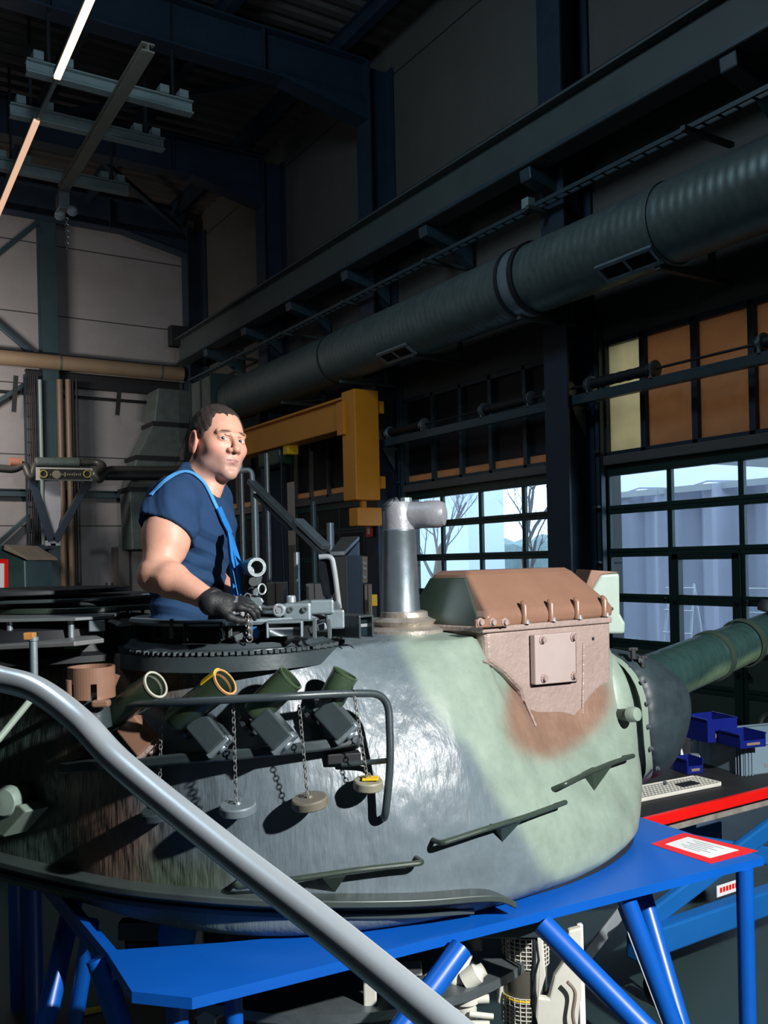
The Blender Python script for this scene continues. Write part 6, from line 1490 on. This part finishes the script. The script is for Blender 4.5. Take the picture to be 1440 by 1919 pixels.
def arms(X, Y, Z):
    p = [X, Y, Z]
    d = cone(p, SHR, lerp(SHR, ELR, .5), .062, .064); d = smin(d, cone(p, lerp(SHR, ELR, .45)+np.array([.0, -.005, 0]), ELR+np.array([0.006, 0, 0]), .064, .050), .03)
    d = smin(d, ell(p, lerp(SHR, ELR, .52)+np.array([.012, -.01, 0]), (.062, .062, .085)), .03)
    d = smin(d, ell(p, ELR+np.array([-.018, .0, -.012]), (.034, .035, .035)), .03)
    m_ = lerp(ELR, WRR, .28)+np.array([.0, 0, .004]); d = smin(d, cone(p, ELR, m_, .047, .051), .02); d = smin(d, cone(p, m_, WRR, .050, .029), .02)
    d = smin(d, cone(p, WRR, WRR+(WRR-ELR)*.06, .028, .022), .01)
    l = smin(cone(p, SHL, ELL_, .06, .048), cone(p, ELL_, WRL, .046, .030), .03)
    tor = cone(p, SHR, SHL, .055, .055)
    tor = smin(tor, ell(p, pc(355, 1000, 2.98), (.075, .11, .18)), .03); tor = smin(tor, cone(p, NB, NB+np.array([0, 0, -.1]), .06, .07), .03)
    d = smin(smin(d, l, .01), tor, .02)
    # veins and muscle relief
    return d+.0008*np.sin(55*X+9*np.sin(22*Z))*np.sin(38*Z+31*Y)
gdir = np.array([.95, -.31, 0]); ldir = np.array([.31, .95, 0]); zdir = np.array([0, 0, 1.0]); TAX = [gdir, ldir, zdir]
def torso(p):
    t = ell(p, pc(358, 980, 2.985), (.118, .185, .165), TAX)
    t = smin(t, ell(p, pc(385, 995, 2.97), (.070, .150, .095), TAX), .05)
    t = smin(t, ell(p, pc(352, 1075, 2.985), (.112, .160, .15), TAX), .06)
    t = smin(t, ell(p, pc(352, 1180, 2.985), (.110, .160, .16), TAX), .06)
    t = smin(t, cone(p, SHR, SHL, .070, .070), .05)
    t = smin(t, cone(p, pc(368, 898, 2.96), lerp(SHR, NB, .35), .055, .06), .04); t = smin(t, cone(p, pc(376, 900, 2.99), lerp(SHL, NB, .35), .055, .06), .04)
    return t
def shirt(X, Y, Z):
    p = [X, Y, Z]; t = torso(p)
    HEM = pc(316, 1003, 2.79); an = (ELR-SHR)/np.linalg.norm(ELR-SHR); an = an+np.array([-.28, 0, 0.0]); an /= np.linalg.norm(an)
    side = sum((p[i]-HEM[i])*an[i] for i in range(3))
    def slv(S, E, tn): return smin(cone(p, S, lerp(S, E, .35), .080, .087), cone(p, lerp(S, E, .3), lerp(S, E, .66), .086, .094), .02)
    t0 = t
    # folds
    w1 = np.sin(120*(Z*.9+.42*X)+5*np.sin(7*X+2)+3*np.sin(9*Y))
    low = np.clip((.06-Z)/.12, 0, 1); hi = 1-low
    w2 = np.sin(92*(X*.75+Z*.62)+4*np.sin(11*Z)+2*np.sin(8*Y))
    w3 = np.sin(90*(X*.5-Z*.8)+5*np.sin(13*Z+4*X))
    fo = .0075*(low*w1*np.abs(w1)+hi*w2*np.abs(w2)*.8)*(.35+.65*np.abs(np.sin(7*X+9*Z+3*Y)))+.0018*w3
    sr = smax(slv(SHR, ELR, 0)-fo*.8, side, .004); sr = smax(sr, -smax(cone(p, lerp(SHR, ELR, .40), lerp(SHR, ELR, .9), .074, .078), -(side+.05), .004), .004)
    sl = smax(slv(SHL, ELL_, 0), sum((p[i]-lerp(SHL, ELL_, .55)[i])*an[i] for i in range(3)), .006)
    t = smin(smin(t0-fo, sr, .014), sl, .03)
    nk = cone(p, pc(388, 905, 2.95), hw(0, -.02, -.06), .064, .070)
    return smax(t, -nk, .006)
def trous(X, Y, Z):
    p = [X, Y, Z]; t = ell(p, pc(352, 1215, 2.985)-np.array([0, 0, .03]), (.125, .175, .20), TAX)
    for s in (-1, 1):
        h = pc(352, 1290, 2.985)+ldir*.09*s; k_ = np.array([h[0]+.02, h[1], -.88]); a_ = np.array([h[0], h[1], -1.24])
        t = smin(t, cone(p, h, k_, .095, .070), .03); t = smin(t, cone(p, k_, a_, .070, .062), .03)
    return t+.004*np.sin(50*Z+6*np.sin(12*X)+4*np.sin(10*Y))
def tomesh(name, vs, fs, m, parent, shift=None):
    mb = MB(); mb.v = [C(*v) for v in vs]; mb.f = [tuple(int(i) for i in f) for f in fs]; mb.mi = [0]*len(mb.f)
    o = build(name, mb, m, parent, 0); me = o.data; me.polygons.foreach_set('use_smooth', [True]*len(me.polygons)); return o, mb
MAN = thing('person', C(-.64, 2.98, -1.35), 'man in navy t-shirt and blue bib overalls standing in the turret hatch', 'person')
v1, f1 = snet(headneck, HC+np.array([-.17, -.19, -.25]), HC+np.array([.17, .19, .17]), .0021)
v2, f2 = snet(arms, (-.90, 2.45, -.32), (-.30, 3.32, .34), .0062)
def skinmat():
    m, nt, b = newmat('skin'); L = nt.links.new
    at_ = N(nt, 'ShaderNodeAttribute', attribute_name='paint'); g = N(nt, 'ShaderNodeNewGeometry')
    no = N(nt, 'ShaderNodeTexNoise', i_Scale=45.0, i_Detail=5.0); L(g.outputs['Position'], no.inputs['Vector'])
    mr = N(nt, 'ShaderNodeMapRange'); mr.inputs[3].default_value = .90; mr.inputs[4].default_value = 1.10; L(no.outputs[0], mr.inputs[0])
    mu = N(nt, 'ShaderNodeVectorMath', operation='SCALE'); L(at_.outputs['Color'], mu.inputs[0]); L(mr.outputs[0], mu.inputs['Scale']); L(mu.outputs[0], b.inputs['Base Color'])
    b.inputs['Roughness'].default_value = .52; b.inputs['Subsurface Weight'].default_value = .12; b.inputs['Subsurface Radius'].default_value = (.012, .005, .003); b.inputs['Subsurface Scale'].default_value = 1.0
    bp = N(nt, 'ShaderNodeBump', i_Strength=.10, i_Distance=.004); n2 = N(nt, 'ShaderNodeTexNoise', i_Scale=260.0); L(g.outputs['Position'], n2.inputs['Vector']); L(n2.outputs[0], bp.inputs['Height']); L(bp.outputs[0], b.inputs['Normal'])
    return m
M['skin'] = skinmat()
allv = np.concatenate([v1, v2]); allf = np.concatenate([f1, f2+len(v1)])
BD, bmb = tomesh('body', allv, allf, 'skin', MAN)
def gs(x, w): return np.exp(-(x/w)**2)
col = np.tile(np.array([.59, .31, .225]), (len(allv), 1))
q = [ (allv[:, i]-HC[i]) for i in range(3)]; q = [sum(q[j]*a[j] for j in range(3))/HS for a in (hl, hf, hu)]
def mixc(c, w): 
    global col
    col = col*(1-w[:, None])+np.array(c)*w[:, None]
A_, B_, C_ = q; aA = np.abs(A_); face = (B_ > .03)
mixc((.62, .27, .21), .55*gs(aA-.045, .022)*gs(C_+.035, .022)*face); mixc((.62, .25, .19), .6*gs(aA, .012)*gs(C_+.03, .014)*(B_ > .1))
mixc((.45, .13, .12), .95*np.clip(1.25-((aA/.021)**2+((C_+.0655)/.0085)**2), 0, 1)*(B_ > .085))
mixc((.20, .07, .06), .8*gs(C_+.0652, .0013)*(aA < .021)*(B_ > .08))
mixc((.22, .19, .19), .38*np.clip((-.035-C_)/.02, 0, 1)*np.clip((B_+.005)/.03, 0, 1)*np.clip((C_+.135)/.02, 0, 1)*np.clip(1.6-((aA/.024)**2+((C_+.0655)/.010)**2), 0, 1)**0)
brow = np.clip(1.3-(((aA-.032)/.020)**2+((C_-.0235-.10*(.032-aA)*(aA < .032)+.25*np.clip(aA-.036, 0, 1))/.0056)**2), 0, 1)
mixc((.09, .045, .03), .95*brow*(B_ > .05))
mixc((.36, .08, .05), .8*gs(aA-.0815, .0035)*gs(B_+.010, .011)*gs(C_-.000, .02)*(aA > .07)); mixc((.60, .19, .14), .6*gs(aA-.080, .012)*gs(B_+.012, .03)*gs(C_+.004, .04)*(aA > .068))  # ear hollow darkened in the colour as shade; whole ear reddened
mixc((.10, .05, .04), .85*gs(C_-.0062+((aA-.031)/.014)**2*.003, .0014)*gs(aA-.031, .016)*(B_ > .07)); mixc((.40, .17, .13), .5*gs(C_+.004, .0016)*gs(aA-.031, .014)*(B_ > .07))
hz_ = np.clip((B_ < .01)*1.0, 0, 1)
isarm = np.arange(len(allv)) >= len(v1); 
a = BD.data.attributes.new('paint', 'FLOAT_COLOR', 'POINT'); a.data.foreach_set('color', np.concatenate([col, np.ones((len(col), 1))], 1).astype(np.float32).ravel())
# hair: close cropped, receding at the temples
def hair(X, Y, Z):
    q = hloc([X, Y, Z]); aa = np.abs(q[0]); d = cran(q)-.0045
    bm_ = np.interp(q[2], [-.03, -.01, .01, .03, .055, .08, .10, .115, .13], [.004, .014, .026, .044, .052, .044, .050, .060, .064])+.022*np.exp(-(aa/.024)**2)*(q[2] > .07)
    cm_ = np.interp(q[1], [-.12, -.06, -.035, -.030, .004, .008, .03], [-.050, -.050, -.035, .026, .026, -.004, .0])
    n = .0022*np.sin(240*q[0]+60*q[2])*np.sin(210*q[1]+90*q[2])+.003*np.sin(90*q[2]+70*q[0])*np.sin(80*q[1])
    reg = smax(q[1]-bm_-n*1.3, cm_-q[2]+n*1.2, .006)
    return smax(d-n*.35, reg, .010)*HS
v3, f3 = snet(hair, HC+np.array([-.15, -.15, -.10]), HC+np.array([.15, .15, .16]), .0027)
HR, _ = tomesh('hair', v3, f3, mat('short_brown_hair', (.024, .014, .011), .75, 0, .6, 120, .6, 260), MAN)
for s in (-1, 1):
    ec = Vector(C(*hw(.031*s, .0765, .002))); gz = (CAM-ec).normalized()
    ey = build('eye', MB().lathe(ec-gz*.0137*HS, gz, [(.0137*HS*math.sin(PI*k/14), .0137*HS*(1-math.cos(PI*k/14))) for k in range(15)], 24), mat('eye_white', (.45, .44, .43), .2, 0, 0), MAN, 60)
    build('iris', MB().lathe(ec+gz*.0118*HS, gz, [(.0068*HS, 0), (.0064*HS, .0012*HS), (.003*HS, .0022*HS), (0, .0024*HS)], 20), mat('iris_blue_grey', (.035, .05, .055), .15, 0, 0), ey, 60)
    build('pupil', MB().lathe(ec+gz*.0136*HS, gz, [(.0028*HS, 0), (.0026*HS, .0008), (0, .0010)], 14), mat('pupil_black', (.002, .002, .002), .1, 0, 0), ey, 60)
v4, f4 = snet(shirt, (-.93, 2.60, -.42), (-.36, 3.36, .36), .0056)
M['navy'] = mat('navy_cotton', (.014, .042, .105), .85, 0, .18, 14, .25, 300, spec=.2)
SHT, smb = tomesh('t_shirt', v4, f4, 'navy', MAN)
SBV = BVHTree.FromPolygons([tuple(v) for v in smb.v], smb.f)
def shit(px, py, o=.003):
    r = ray(px, py).normalized(); h = SBV.ray_cast(CAM, r)
    if h[0] is None: return P(px, py, 2.9), -CF
    n = h[1]; n = -n if n.dot(r) > 0 else n
    return h[0]+n*o, n
v5, f5 = snet(trous, (-.90, 2.70, -1.30), (-.38, 3.30, -.22), .011)
M['overall'] = mat('blue_overall_cloth', (.014, .16, .46), .8, 0, .12, 16, .2, 260, spec=.2)
tomesh('trousers', v5, f5, 'overall', MAN)
for s in (-1, 1):
    h_ = pc(352, 1290, 2.985)+ldir*.09*s
    build('boot', MB().loft([[C(h_[0]+x*1.0, h_[1]+y, z) for x, y in [(-.05+.0, 0), (-.035, .042), (.06, .045), (.06+e, .035), (.075+e, 0), (.06+e, -.035), (.06, -.045), (-.035, -.042)]] for z, e in ((-1.35, .10), (-1.30, .10), (-1.26, .03), (-1.20, -.01))]), 'black', MAN, 60, .01)
# shoulder strap and bib
def ribbon(path, w, name, m, parent, off=.004, th=.003, wdir=None):
    pts = smoothpath([Vector((x, y, 0)) for x, y in path], 6); rg = []
    P3 = [shit(p.x, p.y, off) for p in pts]
    for i, (c_, n) in enumerate(P3):
        t = (P3[min(i+1, len(P3)-1)][0]-P3[max(i-1, 0)][0]).normalized(); s = t.cross(n).normalized(); ww = w[0]+(w[1]-w[0])*i/len(P3)
        rg.append([c_-s*ww/2, c_+s*ww/2, c_+s*ww/2+n*th, c_-s*ww/2+n*th])
    return build(name, MB().loft(rg), m, parent, 40)
M['strap'] = mat('light_blue_strap', (.06, .28, .62), .7, 0, .1, 30)
ribbon([(284, 930), (305, 908), (325, 893), (345, 886), (362, 890), (378, 903), (390, 922), (400, 943), (408, 960)], (.012, .015), 'shoulder_strap', 'strap', MAN)
ribbon([(405, 953), (412, 970), (419, 985), (426, 1001)], (.024, .026), 'strap_fastener', 'overall', MAN, .009, .005)
bd = 2.87
def bpt(x, y, w_=0): return P(x, y, bd+w_)
LX = [(425, 996), (426, 1010), (427, 1030), (430, 1055), (431, 1080), (433, 1105), (435, 1122)]
RX_ = [(431, 994), (438, 1008), (445, 1030), (453, 1056), (459, 1080), (463, 1100), (466, 1120)]
rows = []
for i in range(25):
    f = i/24*6; k = min(int(f), 5); t = f-k
    l = (LX[k][0]*(1-t)+LX[k+1][0]*t, LX[k][1]*(1-t)+LX[k+1][1]*t); r = (RX_[k][0]*(1-t)+RX_[k+1][0]*t, RX_[k][1]*(1-t)+RX_[k+1][1]*t)
    rows.append([bpt(l[0]+(r[0]-l[0])*j/14, l[1]+(r[1]-l[1])*j/14, -.02*math.sin(PI*j/14)+.010*math.sin(j*1.1+i*.12)*(i/24)+.03*(j/14)) for j in range(15)])
bib = build('bib_panel', MB().solid(rows, CF*.004), 'overall', MAN, 60)
fl_ = [[bpt(x, y, -.03-.006*j) for j, (x, y) in enumerate(rw)] for rw in [((441, 1040), (446, 1046), (452, 1052), (461, 1052)), ((444, 1050), (450, 1056), (455, 1060), (460, 1060)), ((449, 1058), (453, 1062), (456, 1066), (458, 1064))]]
build('pocket_flap', MB().solid(fl_, CF*.004), 'overall', bib, 60)
build('seam_line', MB().tube([bpt(437+k*1.8, 1070+k*9, -.028) for k in range(6)], .0012, 6), 'strap', bib)
build('bib_badge', MB().prism([bpt(458, 1086, -.01), bpt(463, 1088, -.01), bpt(463, 1096, -.01), bpt(459, 1095, -.01)], -CF*.006), 'white', bib, 0)
build('wrist_cuff', MB().lathe(Vector(C(*(WRR-(WRR-ELR)/np.linalg.norm(WRR-ELR)*.012))), Vector(C(*WRR))-Vector(C(*ELR)), [(.036, 0), (.040, .003), (.040, .020), (.035, .024)], 28, None, False), 'black', MAN)
# gloves
def unit(v): return v/np.linalg.norm(v)
def hand(W, fwd, up, sd, curl, sc_=1.0):
    fwd = unit(fwd); up = unit(up-fwd*up.dot(fwd)); lat = np.cross(up, fwd)*sd
    def L3(f, l, u): return W+(fwd*f+lat*l+up*u)*sc_
    chains = []
    for k, (l, ln, r) in enumerate(((-.033, .070, .0098), (-.011, .078, .0102), (.012, .073, .0098), (.033, .058, .0088))):
        a = 0; p = np.array([.092-.006*abs(k-1.3), l, .004]); pts = [p]
        for j, fr in enumerate((.45, .32, .23)):
            a += curl[j]; p = p+np.array([math.cos(a)*ln*fr, (l*.10)*fr, -math.sin(a)*ln*fr]); pts.append(p)
        chains.append(([L3(*q) for q in pts], r))
    th = [L3(.022, -.034, -.006), L3(.052, -.058, -.020), L3(.078, -.060, -.030), L3(.100, -.052, -.036)]
    def f(X, Y, Z):
        p = [X, Y, Z]; d = ell(p, L3(.050, 0, 0), (.058*sc_, .045*sc_, .019*sc_), [fwd, lat, up])
        d = smin(d, cone(p, L3(-.012, 0, 0), L3(.03, 0, 0), .045*sc_, .036*sc_), .014)
        d = smin(d, cone(p, L3(.085, -.033, .002), L3(.088, .033, .002), .013*sc_, .012*sc_), .012)
        for pts, r in chains:
            fd = cone(p, pts[0], pts[1], r*1.12*sc_, r*1.08*sc_)
            for j in (1, 2): fd = smin(fd, cone(p, pts[j], pts[j+1], r*(1.08-.06*j)*sc_, r*(1.0-.07*j)*sc_), .004)
            d = smin(d, fd, .0045)
        t = smin(cone(p, th[0], th[1], .017*sc_, .014*sc_), cone(p, th[1], th[2], .0135*sc_, .012*sc_), .006); t = smin(t, cone(p, th[2], th[3], .012*sc_, .010*sc_), .004)
        return smin(d, t, .010)
    lo = W-.17; hi = W+.17
    return snet(f, lo, hi, .0036), L3
(vh, fh), L3 = hand(WRR+unit(WRR-ELR)*.012, np.array([.86, .10, -.06]), np.array([.05, -.42, .90]), 1, (.25, .55, .5), .84)
gl, _ = tomesh('work_glove', vh, fh, mat('black_work_glove', (.008, .010, .012), .6, 0, .3, 20, .2, 200), MAN)
rws = [[Vector(C(*L3(.0+.075*i/6, -.024+.040*j/5, .0195+.004*math.sin(i)-.00*j))) for j in range(6)] for i in range(7)]
build('glove_back', MB().solid(rws, Vector((0, 0, .003))), mat('grey_glove_patch', (.16, .165, .18), .6, 0, .2, 25), gl, 60)
(vh, fh), L3 = hand(WRL+unit(WRL-ELL_)*.01, pc(474, 1128, 2.72)-WRL, np.array([0, -.35, .93]), -1, (.3, .6, .5), .98)
tomesh('work_glove', vh, fh, mat('grey_work_glove', (.22, .22, .24), .55, 0, .3, 22, .2, 200), MAN)
